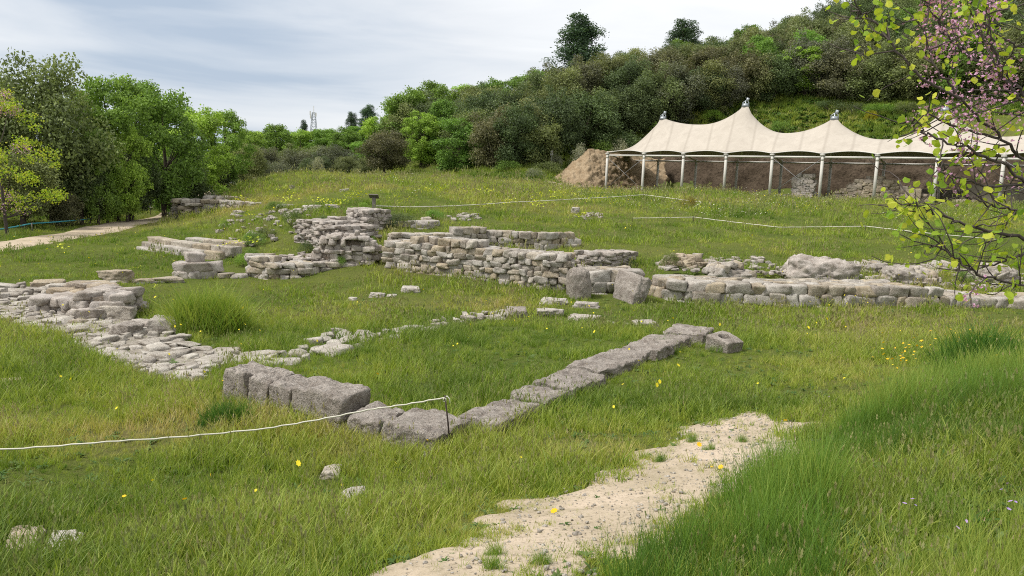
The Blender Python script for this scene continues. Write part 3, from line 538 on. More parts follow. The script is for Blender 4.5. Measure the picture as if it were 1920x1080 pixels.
# centre: upright boulder and leaning slab by the gap
def upright(px, pyb, pyt, w_px, d_, lean, yaw, seed, label, mt='conc', rn=.4):
    g = G(px, pyb); s = depth(g)/F; h = ztop(px, pyt, g[0], g[1])-g[2]+.15; V, Fq = rock((w_px*s, d_, h), 24, rn, .08, seed); V[:, 2] += h/2; V = rotx(V, 0, lean, yaw)
    EX.append(obox(g[0], g[1]+d_/2, w_px*s*.8, d_*.8, yaw)); return stone_obj('boulder', V, Fq, M[mt], (g[0], g[1]+d_/2, g[2]-.15), label, 'boulder')
upright(1088, 562, 505, 46, .5, -.08, .2, 71, 'upright rounded weathered boulder standing in the wall gap')
upright(1178, 570, 514, 36, .85, .30, .55, 72, 'narrow slab leaning to the right in front of the wall stub', rn=.25)
MID = [(970, 596, 40, 22, .4, .1, 'conc', 'rounded dark block at the end of the thin stone strip'), (1036, 594, 52, 18, .4, 0, 'stone', 'flat topped block right of the rounded dark block'), (1036, 572, 46, 14, .35, 0, 'stone', 'long low stone at the foot of the upright boulder'),
       (1095, 603, 54, 14, .35, -.2, 'stone', 'long low block between the flat topped block and the small ones'), (1098, 578, 50, 12, .3, 0, 'rubble', 'broken low stone between upright boulder and leaning slab'), (1145, 611, 18, 9, .25, 0, 'stone', 'small grey stone left of the square paving block'), (1172, 611, 14, 7, .2, 0, 'stone', 'smallest stone just left of the square paving block'),
       (1212, 618, 46, 20, .4, .2, 'stone', 'square grey block with pointed corners standing alone in the grass'), (768, 549, 36, 14, .4, .1, 'pale', 'pale flat stone in the middle meadow'), (708, 559, 34, 11, .35, 0, 'pale', 'pale low stone left of the middle flat stone'), (662, 564, 18, 7, .3, 0, 'pale', 'tiny pale stone farthest left in the middle meadow'),
       (1050, 478, 16, 8, .3, 0, 'pale', 'small loose stone on the right end of the front wall'), (735, 557, 20, 6, .3, 0, 'pale', 'thin pale stone between the two flat meadow stones'),
       (618, 900, 40, 28, .22, .2, 'stone', 'grey stone half hidden in the foreground grass, the farthest of three'), (662, 944, 40, 26, .22, -.2, 'pale', 'pale stone in the foreground grass, the middle of three'), (645, 984, 22, 12, .14, 0, 'pale', 'small white stone nearest the path edge'),
       (115, 1046, 62, 38, .25, .1, 'pale', 'large white stone at the bottom left corner'), (46, 1044, 62, 30, .3, .3, 'stone', 'flat grey stone beside the large white corner stone'), (803, 862, 22, 14, .14, 0, 'pale', 'small white stone at the foot of the iron stake'), (18, 724, 46, 14, .3, .2, 'stone', 'flat grey stone in the grass at the left edge'),
       (1078, 400, 16, 11, .4, 0, 'pale', 'single pale squared stone on the right meadow slope'), (548, 354, 8, 8, .5, 0, 'pale', 'small pale stone standing on the mound crest'), (645, 360, 14, 6, .5, 0, 'pale', 'low pale stone on the mound crest'),
       (800, 418, 20, 12, .4, 0, 'stone', 'grey stone on top of the mound behind the long stones'), (815, 423, 18, 10, .4, 0, 'stone', 'rounded stone beside the grey one behind the long stones'),
       (478, 385, 26, 6, .5, 0, 'stone', 'flat stone at the left of the far broken line on the mound'), (538, 388, 36, 6, .5, 0, 'stone', 'long flat stone in the far broken line on the mound'), (588, 392, 34, 9, .5, 0, 'stone', 'thick stone near the right of the far broken line'), (622, 390, 28, 7, .5, 0, 'stone', 'last stone at the right of the far broken line'), (568, 399, 34, 8, .5, 0, 'stone', 'stone lying just below the far broken line'),
       (1385, 600, 10, 5, .2, 0, 'stone', 'tiny grey stone in the right meadow'), (1480, 1003-20, 20, 12, .12, 0, 'pale', 'small pale stone in the tall foreground grass')]
for k, (px, py, w_, h_, d_, yw, mt, lb) in enumerate(MID): placed(px, py, w_, h_, d_, yw, 16 if w_ > 30 else 9, .15, .09, 700+k*3, mt, lb)
# lumps of fallen masonry on the long right wall
def lump(px, pyb, wpx, pyt, dep, seed, label, ns=45, mt='stone', skew=0.):
    g = G(px, pyb); s = depth(g)/F; W = wpx*s; h = max(ztop(px, pyt, g[0], g[1]+dep*.5)-g[2], .15); rr = random.Random(seed); mb = MB()
    V, Fq = rock((W*.94, dep, h*1.9), 28, .3, .15, seed, 2.4, .18, 8); V[:, 2] = np.maximum(V[:, 2], -.1); mb.add(V, Fq, .5)
    for i in range(ns):
        a = rr.uniform(0, 6.28); e_ = rr.uniform(0, 1.35); q = np.array([math.cos(a)*math.cos(e_), math.sin(a)*math.cos(e_), math.sin(e_)]); q = q/((np.abs(q)**2.6).sum())**(1/2.6)
        c = q*np.array([W*.46, dep*.46, h*.88]); c[2] += skew*c[0]; sz = rr.uniform(.12, .34); V, Fq = rock((sz*1.3, sz, sz*.75), 6, .15, .09, rr.randrange(9999)); V = rotx(V, rr.uniform(-.5, .5), rr.uniform(-.4, .4), rr.uniform(0, 6)); mb.add(V+c, Fq, .2+.8*rr.random())
    o = mb.build('masonry_lump', M[mt]); o.location = (g[0], g[1]+dep/2, g[2]); tag(o, label, 'ruined masonry', 'lumps of masonry above the long right wall'); EX.append(obox(g[0], g[1]+dep/2, W*.9, dep*.9, 0, 0)); return o
lump(1375, 524, 86, 494, .9, 81, 'smooth cracked hump of masonry above the left part of the long wall', 26, skew=-.05)
lump(1545, 530, 128, 488, 1.1, 82, 'largest rough masonry mass above the middle of the long wall', 70, 'rubble')
lump(1722, 538, 104, 503, 1.1, 83, 'long sloping hump of masonry sinking to the right end', 50)
lump(1640, 512, 56, 496, .8, 84, 'low far hump of stones between the two biggest masses', 24)
lump(1875, 530, 80, 500, 1., 85, 'masonry hump behind the redbud branches', 34)
lump(1290, 505, 78, 482, .9, 86, 'low rubble hump with pale earth right of the squat pier', 34, 'warm')
lump(1780, 512, 50, 497, .8, 87, 'small far hump of stones near the redbud twigs', 18)
def scree(poly, n, size, label, seed, mt='rubble', name='rubble', lift=.02):
    rr = np.random.default_rng(seed); W = [tuple(G(a, b)[:2]) for a, b in poly]; xs = [p[0] for p in W]; ys = [p[1] for p in W]; mb = MB(); k = 0
    x = rr.uniform(min(xs), max(xs), n*12); y = rr.uniform(min(ys), max(ys), n*12); q = inpoly(x, y, W); x, y = x[q][:n], y[q][:n]; z = H(x, y)
    for a, b, c in zip(x, y, z): s = size*rr.uniform(.4, 1.5); V, Fq = rock((s*1.3, s, s*.6), 5, .12, .1, int(rr.integers(9999)), 1.6, .25); V = rotx(V, 0, 0, rr.uniform(0, 6)); mb.add(V+[a, b, c+lift], Fq, .2+.8*rr.random())
    tag(mb.build(name, M[mt]), label, 'rubble', kind='stuff')
scree([(1225, 490), (1300, 480), (1420, 482), (1450, 500), (1430, 510), (1340, 505), (1240, 510)], 70, .17, 'loose rubble scattered above the long right wall', 91)
scree([(1450, 500), (1600, 490), (1820, 498), (1920, 505), (1920, 540), (1600, 534), (1460, 526)], 110, .17, 'loose rubble between the masonry humps', 92)
scree([(400, 440), (440, 398), (540, 395), (590, 410), (560, 450), (480, 470), (430, 455)], 95, .15, 'fallen rubble on the weedy bank left of the tall masonry', 93, lift=.06)
scree([(470, 500), (560, 480), (640, 486), (640, 500), (540, 512)], 90, .16, 'pale rubble inside the curved wall', 94, lift=.1)
scree([(835, 402), (900, 400), (905, 412), (850, 414)], 26, .16, 'few stones on the meadow behind the rear wall', 95)
scree([(1070, 405), (1130, 395), (1140, 408), (1090, 414)], 30, .12, 'bare earthy stones on the meadow slope', 96)
scree([(1210, 512), (1400, 522), (1800, 545), (1900, 550), (1900, 540), (1500, 520)], 130, .1, 'small chips on top of the long wall', 97, lift=.12)
# pebbles on the path
def pebbles():
    rr = np.random.default_rng(5); n = 15000; x = rr.uniform(-2.4, 5.5, n); y = 1.5+7*rr.random(n)**1.3; q = inpoly(x, y, PW); x, y = x[q], y[q]; z = H(x, y); mb = MB(); protos = [rock((1, .8, .55), 2, .5, .1, k) for k in range(9)]
    for a, b, c in zip(x, y, z):
        V, Fq = protos[int(rr.integers(9))]; s = .006+.026*rr.random()**5+.002*b/4; ca = rr.uniform(0, 6.28); co, si = math.cos(ca)*s, math.sin(ca)*s
        mb.add(np.stack([V[:, 0]*co-V[:, 1]*si+a, V[:, 0]*si+V[:, 1]*co+b, V[:, 2]*s+c+.018], 1), Fq, .2+.8*rr.random())
    tag(mb.build('gravel', M['pale']), 'small pale pebbles strewn over the beige footpath', 'gravel', kind='stuff')
pebbles()
#SECTION3
# ------------------------------------------------------------------ tensile canopy over the dig
def canopy():
    root = empty('tensile_canopy', (*T0, 2.4)); tag(root, 'long beige tensile canopy with pointed peaks on pale posts at the hill foot', 'canopy'); root.location = (0, 0, 0)
    NB = 10; ez = 5.72
    fr = [tp(i, 0) for i in range(NB+1)]; DEP = 8.0
    bpx = [1166, 1232, 1303, 1380, 1463, 1555, 1655, 1762, 1878]; bk = []
    for px in bpx:                        # back posts stand on the rear line
        d = ray(px, 340)[:2]; a = tp(0, DEP); Mx = np.array([[d[0], -TD[0]], [d[1], -TD[1]]]); t_, s_ = np.linalg.solve(Mx, a); bk.append(a+TD*s_)
    bk.append(bk[-1]+TD*BAY); bk.append(bk[-1]+TD*BAY)
    nb = 14; ns = NB*nb+1; nt_ = 31; s = np.linspace(0, NB, ns); t_ = np.linspace(0, 1, nt_)
    FR = np.array([[np.interp(q, range(NB+1), [p[k] for p in fr]) for k in (0, 1)] for q in s]); BK = np.array([[np.interp(q, range(NB+1), [p[k] for p in bk]) for k in (0, 1)] for q in s])
    sc = np.sin(np.pi*(s % 1)); FR = FR+TN*(.42*sc)[:, None]-TN*.12; BK = BK-TN*(.4*sc)[:, None]
    XY = FR[:, None]*(1-t_)[None, :, None]+BK[:, None]*t_[None, :, None]; edge = .5*np.sin(np.pi*t_); XY[:, :, 0] += (np.exp(-s/.8))[:, None]*edge*TD[0]; XY[:, :, 1] += (np.exp(-s/.8))[:, None]*edge*TD[1]
    Z = np.full((ns, nt_), ez); fixed = np.zeros((ns, nt_), bool); Z[:, 0] = ez+.20*sc; Z[:, -1] = ez+.15*sc; Z[0] = ez+.1*np.sin(np.pi*t_); Z[-1] = ez; fixed[:, 0] = fixed[:, -1] = True; fixed[0] = fixed[-1] = True
    pk = [(1.2, 8.95), (3.22, 9.8), (5.05, 8.6), (7., 9.0), (9., 9.0)]; sad = [8.3, 7.5, 6.95, 7.1]; mid = nt_//2
    for (sa, za), (sb, zb_), zs in zip(pk[:-1], pk[1:], sad):
        ia, ib = int(round(sa*nb)), int(round(sb*nb)); im = (ia*.5+ib*.5)
        for i in range(ia, ib+1):
            tau = (i-ia)/(im-ia) if i <= im else (ib-i)/(ib-im); zp = za if i <= im else zb_; Z[i, mid] = zs+(zp-zs)*(1-tau)**2.1; fixed[i, mid] = True
    for sa, za in pk: ia = int(round(sa*nb)); Z[ia-1:ia+2, mid-1:mid+2] = np.maximum(Z[ia-1:ia+2, mid-1:mid+2], za-.18); fixed[ia-1:ia+2, mid-1:mid+2] = True; Z[ia, mid] = za
    ia = int(round(pk[0][0]*nb))
    for i in range(0, ia+1): q = i/ia; Z[i, mid] = ez+.1+(8.95-ez-.1)*(q**1.45); fixed[i, mid] = True
    Z0 = Z.copy(); Z[1:-1, 1:-1] = np.where(fixed[1:-1, 1:-1], Z[1:-1, 1:-1], 7.0)
    ax = 1/(BAY/nb)**2; at_ = 1/(DEP/(nt_-1))**2
    for _ in range(1500):
        n_ = (ax*(Z[:-2, 1:-1]+Z[2:, 1:-1])+at_*(Z[1:-1, :-2]+Z[1:-1, 2:]))/(2*(ax+at_)); Z[1:-1, 1:-1] = np.where(fixed[1:-1, 1:-1], Z0[1:-1, 1:-1], n_)
    V = np.concatenate([XY, Z[:, :, None]], 2).reshape(-1, 3); i = (np.arange(ns-1)[:, None]*nt_+np.arange(nt_-1)[None]).ravel(); Fq = np.stack([i, i+nt_, i+nt_+1, i+1], 1)
    sm = np.repeat(((np.arange(ns) % (nb//2)) == 0).astype(float), nt_); o = link('membrane', mk('membrane', V, Fq, True, {'seam': sm}), M['membrane'], root)
    md = o.modifiers.new('thick', 'SOLIDIFY'); md.thickness = .03
    # boltrope along the scalloped edge
    mb = MB(); mb.tube(np.concatenate([FR, (ez+.2*sc)[:, None]], 1), .035, 6); mb.tube(np.stack([XY[0, :, 0], XY[0, :, 1], Z[0]], 1), .035, 6); mb.build('edge_rope', M['whitep'], root)
    def column(p, r, zt_, name='post'):
        mb = MB(); zb_ = h1(*p)-.2; mb.tube([(p[0], p[1], zb_), (p[0], p[1], zt_-.12)], r, 8); mb.tube([(p[0], p[1], zt_-.5), (p[0], p[1], zt_-.3)], r*1.03, 8); mb.box((p[0], p[1], zt_-.1), (r*2.6, r*2.6, .1), math.atan2(TD[1], TD[0])); 
        q = p-TN*0; mb.tube([(q[0], q[1], zt_-.05), (q[0], q[1], zt_+.08)], r*.5, 6); return mb.build(name, M['post'], root)
    for p in fr: column(p, .115, ez)
    for p in bk: column(p, .115, 5.5)
    bz = 5.47; yaw = math.atan2(TD[1], TD[0])
    def beam(a, b, za, zb_, r, nm='beam'):
        mb = MB(); mb.tube([(a[0], a[1], za), (b[0], b[1], zb_)], r, 8); mb.build(nm, M['post'], root)
    for a, b in zip(fr[:-1], fr[1:]): beam(a, b, bz, bz, .075)
    for a, b in zip(bk[:-1], bk[1:]): beam(a, b, 5.35, 5.35, .07)
    beam(fr[0], bk[0], 5.6, 5.4, .07)
    for i in (2, 4, 6, 8): beam(fr[i], bk[i], 5.55, 5.4, .06)
    def cross(a, b, za, zb_):
        for u, v in ((a, b), (b, a)): mb = MB(); mb.tube([(u[0], u[1], zb_), (v[0], v[1], za)], .018, 5); mb.build('brace_cable', M['cable'], root)
    cross(fr[0], fr[1], 2.6, 5.3); cross(bk[0], bk[1], 2.5, 5.2); cross(fr[4], fr[5], 2.7, 5.4); cross(fr[8], fr[9], 2.8, 5.4)
    for sa, za in pk:
        ia = int(round(sa*nb)); c = XY[ia, mid]; c3 = np.array([c[0], c[1], za]); mb = MB()
        mb.tube([c3+[0, 0, -.16], c3+[0, 0, .12]], [.34, .20], 12); mb.tube([c3+[0, 0, -.9], c3+[0, 0, .32]], .06, 8)
        for q in (-1, 1): mb.tube([c3+[TD[0]*.30*q, TD[1]*.30*q, -.05], c3+[TD[0]*.26*q, TD[1]*.26*q, .18], c3+[TD[0]*.12+.0, TD[1]*.12, .42]], .035, 6)
        mb.box(c3+[TD[0]*.15, TD[1]*.15, .42], (.22, .1, .3), yaw, tilt=(0, .3)); mb.build('peak_cap', M['steel'], root)
    # guy mast carrying each peak
    for sa, za in pk: ia = int(round(sa*nb)); c = XY[ia, mid]; mb = MB(); mb.tube([(c[0], c[1], 5.4), (c[0], c[1], za-.3)], .06, 8); mb.build('king_post', M['post'], root)
canopy()
def sheet(name, grid, mt, label, cat, kind='thing', disp=.5, sc=1.2, seed=0, thick=.6):
    Gd = np.array(grid, float); a, b = Gd.shape[:2]; n1, n2 = 110, 40; I = np.linspace(0, a-1, n1); J = np.linspace(0, b-1, n2)
    X = np.zeros((n1, n2, 3))
    for k in range(3):
        rows = np.stack([np.interp(I, range(a), Gd[:, j, k]) for j in range(b)], 1); X[:, :, k] = np.stack([np.interp(J, range(b), rows[i]) for i in range(n1)])
    P = X.reshape(-1, 3); e_ = np.gradient(X, axis=0); f_ = np.gradient(X, axis=1); nr = np.cross(e_, f_); nr /= np.linalg.norm(nr, axis=2)[..., None]+1e-9
    P = P+nr.reshape(-1, 3)*(disp*(np.abs(fbm(P/sc, 4, seed))*2-.4))[:, None]; i = (np.arange(n1-1)[:, None]*n2+np.arange(n2-1)[None]).ravel(); Fq = np.stack([i, i+n2, i+n2+1, i+1], 1)
    o = link(name, mk(name, P, Fq), M[mt]); m_ = o.modifiers.new('thick', 'SOLIDIFY'); m_.thickness = thick; m_.offset = -1; return tag(o, label, cat, None, kind)
# cut earth bank behind and beside the canopy
def bank():
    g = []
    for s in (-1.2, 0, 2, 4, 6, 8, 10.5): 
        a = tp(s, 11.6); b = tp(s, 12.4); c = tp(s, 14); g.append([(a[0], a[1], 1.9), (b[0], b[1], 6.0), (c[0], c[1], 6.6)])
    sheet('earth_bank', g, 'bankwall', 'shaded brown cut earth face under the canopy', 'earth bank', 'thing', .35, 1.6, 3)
    def pt(px, py, Y): return tuple(PY(px, py, Y))
    g = [[pt(1028, 345, 69), pt(1034, 336, 70.5), pt(1046, 326, 73)], [pt(1060, 352, 68.5), pt(1066, 324, 71), pt(1078, 300, 73)], [pt(1100, 356, 69), pt(1102, 312, 71.5), pt(1106, 278, 73.5)], [pt(1140, 358, 71), pt(1142, 315, 73), pt(1144, 284, 75)], [pt(1190, 360, 74), pt(1190, 330, 76), pt(1186, 290, 78)], [pt(1250, 360, 76), pt(1250, 330, 77), pt(1246, 300, 79)]]
    sheet('earth_bank', g, 'cliff', 'crumbling ochre earth and rock face left of the canopy', 'rock face', 'thing', .26, .5, 8)
    mb = MB(); rr = random.Random(4)
    for k in range(170):
        px = rr.uniform(1030, 1180); q = ray(px, 355); Y = rr.uniform(66, 70.5); p = PY(px, 355, Y); s = rr.uniform(.12, .42); V, Fq = rock((s*1.3, s, s*.8), 5, .12, .1, k); V = rotx(V, rr.uniform(-.4, .4), 0, rr.uniform(0, 6)); mb.add(V+[p[0], p[1], h1(p[0], p[1])+.05], Fq, .2+.8*rr.random())
    tag(mb.build('rubble', M['warm']), 'tumbled ochre stones at the foot of the rock face', 'rubble', kind='stuff')
bank()
def tent_wall(s0, s1, dp, h, th, mt, label, name='stone_wall', **k):
    a, b = tp(s0, dp), tp(s1, dp); mb = MB(); za, zb_ = h1(*a), h1(*b); hs = h if isinstance(h, (list, tuple)) else (h, h); n = len(hs)
    L_ = [(a[0]+(b[0]-a[0])*i/(n-1), a[1]+(b[1]-a[1])*i/(n-1), za+(zb_-za)*i/(n-1), za+(zb_-za)*i/(n-1)+hs[i]) for i in range(n)]; seg_wall(mb, L_, th, **k); tag(mb.build(name, M[mt]), label, 'ruined wall', kind='thing')
tent_wall(5.15, 6.8, 1.5, (.8, 1.9, 1.95, 1.4, .8), .6, 'warm', 'yellowish stone wall remnant in the shade under the canopy', seed=31, ch=.22, sl=.45)
tent_wall(4.3, 4.7, 1.5, (1.8, 2.1), .5, 'rubble', 'narrow stone pier in the shade beside the yellowish wall', name='masonry_pier', seed=32, ch=.2, sl=.3)
def slab_box(s, dp, w_, h_, th, label, name, cat, mt='slab', tilt=0.):
    p = tp(s, dp); V, Fq = rock((w_, th, h_), 14, .03, .008, int(s*10)); V = rotx(V, 0, tilt, math.atan2(TD[1], TD[0])); stone_obj(name, V, Fq, M[mt], (p[0], p[1], h1(*p)+h_/2-.05), label, cat)
slab_box(7.9, 2.2, 4.6, 1.6, .35, 'low plain grey wall in the shade at the right of the canopy', 'concrete_wall', 'low wall')
bpy.data.objects['concrete_wall']['kind'] = 'thing'
slab_box(6.55, 1.4, 1.0, 1.25, .25, 'upright pale stone slab between two canopy posts', 'standing_slab', 'stone slab', 'warm', .04)
slab_box(5.6, 8.5, 9., 1.2, .3, 'long low dark parapet at the back of the dig', 'parapet', 'low wall')
bpy.data.objects['parapet']['kind'] = 'thing'
for k, (s, dp, sz, lb) in enumerate([(7.4, 1.6, .9, 'grey boulder right of the upright slab under the canopy'), (7.1, 2.4, .7, 'dark boulder just behind the upright slab'), (5.15, 2.2, .8, 'pale boulder at the foot of a canopy post'), (4.9, 3, .6, 'small dark stone left of the pale boulder under the canopy'), (4.1, 2.4, .6, 'low dark stone beside the crossed cables'), (8.6, 1.8, .8, 'last boulder under the canopy near the redbud')]):
    p = tp(s, dp); V, Fq = rock((sz*1.4, sz, sz*.8), 12, .4, .1, 900+k); stone_obj('boulder', V, Fq, M['stone'], (p[0], p[1], h1(*p)+sz*.25), lb, 'boulder')

# ------------------------------------------------------------------ sign, stake, cords, van, pylon
def sign():
    g = G(701, 391); h = ztop(701, 368, g[0], g[1])-g[2]; r = empty('lectern_sign', g); tag(r, 'small grey wooden lectern sign on the mound at the end of the cord', 'sign')
    for sx in (-.0,): mb = MB(); mb.box((0, 0, h/2-.1), (.12, .1, h+.1)); mb.build('post', M['wood'], r, False)
    mb = MB(); mb.box((0, -.03, h), (.36, .3, .03), tilt=(-.5, 0)); mb.build('panel', M['wood'], r, False)
sign()
def cord(pts, r, mt, label, name='cord', sag=.1, cat='cord', group=None):
    P = []
    for a, b in zip(pts[:-1], pts[1:]):
        a, b = np.array(a), np.array(b); n = 14
        for i in range(n): f = i/n; p = a+(b-a)*f; p[2] -= sag*4*f*(1-f)*np.linalg.norm(b-a)*.08+.004*math.sin(i*2.1); P.append(p)
    P.append(np.array(pts[-1])); mb = MB(); mb.tube(P, r, 6); return tag(mb.build(name, M[mt]), label, cat, group)
def stake(px, pyb, pyt, r, label, lean=0., name='stake', mt='rusty', group=None):
    g = G(px, pyb); zt_ = ztop(px, pyt, g[0], g[1]); mb = MB(); mb.tube([(g[0], g[1], g[2]-.1), (g[0]+lean*.5, g[1], (g[2]+zt_)/2), (g[0]+lean, g[1], zt_)], r, 6); tag(mb.build(name, M[mt]), label, 'stake', group); return np.array([g[0]+lean, g[1], zt_])
T_ = stake(846, 845, 742, .0085, 'thin rusty iron stake leaning at the near ruined corner', -.075)
KN = T_+np.array([0, 0, -.02])
Lc = PY(-120, 848, 6.2); Lm = PY(500, 803, 6.9)
cord([PY(-420, 858, 5.8), Lc, PY(200, 828, 6.5), Lm, PY(690, 768, 7.2), KN], .0072, 'rope', 'pale cord strung from the iron stake across the left foreground', sag=.12)
mb = MB(); mb.tube([KN+[.0, 0, .0], KN+[.02, 0, .015], KN+[.045, 0, -.01], KN+[.05, 0, -.055]], .006, 6); mb.tube([KN+[-.014, 0, -.03], KN+[-.01, -.012, 0], KN+[.012, -.012, -.005], KN+[.012, 0, -.04], KN+[-.012, 0, -.035]], .006, 6)
tag(mb.build('knot', M['rope']), 'loose knot of pale cord tied at the top of the iron stake', 'knot')
def gp(px, py, dz=.0): g = G(px, py); return np.array([g[0], g[1], g[2]+dz])
def atz(px, pyb, pyt): g = G(px, pyb); return np.array([g[0], g[1], ztop(px, pyt, g[0], g[1])])
ps = [(706, 392, 386), (770, 396, 388), (850, 394, 386), (960, 388, 379), (1080, 382, 373), (1206, 376, 365)]
cord([atz(*p) for p in ps], .022, 'rope', 'long pale cord running right from the lectern sign over the meadow', sag=.03)
cord([atz(1206, 376, 365), atz(1316, 387, 379), atz(1300, 394, 388)], .022, 'rope', 'short pale cord turning back near the canopy', sag=.02)
ps2 = [(1186, 414, 409), (1300, 416, 407), (1460, 434, 426), (1622, 434, 424), (1750, 448, 438), (1870, 458, 449)]
cord([atz(*p) for p in ps2], .017, 'rope', 'pale cord crossing the right meadow toward the redbud', sag=.03)
for k, (a, b, c) in enumerate([(1206, 377, 363), (1316, 388, 378), (1300, 417, 405), (1622, 436, 423), (1750, 449, 437), (1186, 416, 408)]):
    stake(a, b, c, .012, ['thin stake where the far cord bends before the canopy', 'thin stake at the far right turn of the cord', 'thin stake holding the near meadow cord at its low point', 'thin stake under the peak of the near meadow cord', 'thin stake of the meadow cord beside the redbud twigs', 'first thin stake at the left end of the near meadow cord'][k], group='stakes of the meadow cords')
bl = [(-60, 446, 432), (0, 440, 430), (60, 432, 419), (130, 426, 414), (170, 420, 410)]
cord([atz(*p) for p in bl], .03, 'blue', 'blue cord along the edge of the wood on the left', sag=.05)
cord([atz(170, 420, 410), atz(230, 412, 399), atz(300, 399, 386), atz(330, 394, 381)], .022, 'rope', 'pale green cord continuing the blue one beside the road', sag=.05)
for k, (a, b, c) in enumerate([(60, 433, 418), (170, 421, 409), (282, 402, 384)]): stake(a, b, c, .025, ['short stake under the blue cord', 'stake where the blue cord meets the pale one', 'leaning stake of the roadside cord before the wood'][k], mt='wood', group='stakes beside the road')
def van():
    g = PY(474, 352, 76); z = h1(g[0], g[1]); r = empty('parked_van', (g[0], g[1], z), .0); tag(r, 'white van mostly hidden behind the grassy mound at the wood edge', 'van')
    Hh = 1.95; print('van', ztop(472, 333, g[0], g[1])-z); prof = [(-2.3, .45), (-2.35, 1.2), (-1.9, 1.35), (-1.2, Hh-.1), (-.9, Hh), (2.0, Hh), (2.25, Hh-.1), (2.35, .9), (2.3, .45)]; Wd = .95
    V = [(x, -Wd*(1 if zz < 1.4 else .9), zz) for x, zz in prof]+[(x, Wd*(1 if zz < 1.4 else .9), zz) for x, zz in prof]; n = len(prof)
    Fq = [tuple(range(n)), tuple(range(2*n-1, n-1, -1))]+[(i, i+n, (i+1) % n+n, (i+1) % n) for i in range(n)]; o = link('body', mk('body', V, Fq, False), M['van'], r); bv = o.modifiers.new('b', 'BEVEL'); bv.width = .06; bv.segments = 3
    for q in (-1, 1):
        mb = MB(); mb.box((-.75, q*.93, Hh-.45), (.75, .03, .5)); mb.build('window', M['glass'], r, False)
        for x in (-1.5, 1.5): mb = MB(); mb.tube([(x, q*.72, .34), (x, q*.97, .34)], .34, 18); mb.build('wheel', M['rubber'], r)
        mb = MB(); mb.box((-2.34, q*.7, .85), (.06, .3, .2)); mb.build('headlight', M['steel'], r, False)
    mb = MB(); mb.box((-1.62, 0, 1.62), (.04, 1.5, .62), tilt=(0, .78)); mb.build('windscreen', M['glass'], r, False)
van()
def pylon():
    Y = 430; p = PY(588, 268, Y); x, y, zb_ = p; zt_ = PY(587, 211, Y)[2]; h = zt_-zb_; mb = MB(); n = 9
    L4 = lambda q, f: np.array([x+q[0]*(2.0-1.3*f), y+q[1]*(2.0-1.3*f), zb_+h*f]); Q = [(-1, -1), (1, -1), (1, 1), (-1, 1)]
    for q in Q: mb.tube([L4(q, -.3), L4(q, 1)], .15, 4)
    for i in range(n):
        f0, f1 = i/n, (i+1)/n
        for a in range(4): mb.tube([L4(Q[a], f0), L4(Q[(a+1) % 4], f1)], .08, 4); mb.tube([L4(Q[a], f1), L4(Q[(a+1) % 4], f1)], .08, 4)
    o = mb.build('lattice_mast', M['pylon'], None, False); tag(o, 'grey lattice telecom mast rising over the far treetops', 'mast')
    mb = MB(); 
    for a, f in ((-1.6, .98), (1.5, .93), (-1.4, .86)): mb.box((x+a, y-1.2, zb_+h*f), (.5, .4, 2.0))
    mb.tube([(x, y, zt_-1), (x, y, zt_+3.5)], .15, 4); a = mb.build('antenna', M['whitep'], o, False)
pylon()
g = PY(1035, 276, 74); mb = MB(); zg = h1(g[0], g[1]); mb.tube([(g[0], g[1], zg-.1), (g[0], g[1], zg+1.3)], .06, 8); mb.box((g[0], g[1]-.07, zg+1.15), (.26, .05, .5)); tag(mb.build('trail_marker', M['whitep'], None, False), 'small white marker post at the dark wood edge', 'marker')
#SECTION4
# ------------------------------------------------------------------ trees
def leaves(rr, C, Rc, n, size, squash=.8, up=.35, fold=.25):
    """n small folded leaf cards spread over clump shells; C centres, Rc radii"""
    wts = Rc**2; k = rr.choice(len(C), n, p=wts/wts.sum()); d = rr.normal(size=(n, 3)); d[:, 2] = d[:, 2]+up; d /= np.linalg.norm(d, axis=1)[:, None]
    rad = Rc[k]*(1-.55*rr.random(n)**1.8); P = C[k]+d*rad[:, None]*np.array([1, 1, squash])+rr.normal(size=(n, 3))*(.2*Rc[k])[:, None]
    nrm = d*.7+rr.normal(size=(n, 3))*.75+[0, 0, .35]; nrm /= np.linalg.norm(nrm, axis=1)[:, None]
    a = np.cross(nrm, rr.normal(size=(n, 3))); a /= np.linalg.norm(a, axis=1)[:, None]; b = np.cross(nrm, a); s = size*rr.uniform(.6, 1.35, n)[:, None]
    V = np.stack([P+a*s, P+b*s*.6-nrm*s*fold, P-a*s, P-b*s*.6-nrm*s*fold], 1).reshape(-1, 3); Fq = np.arange(4*n).reshape(n, 4); return V, Fq, k
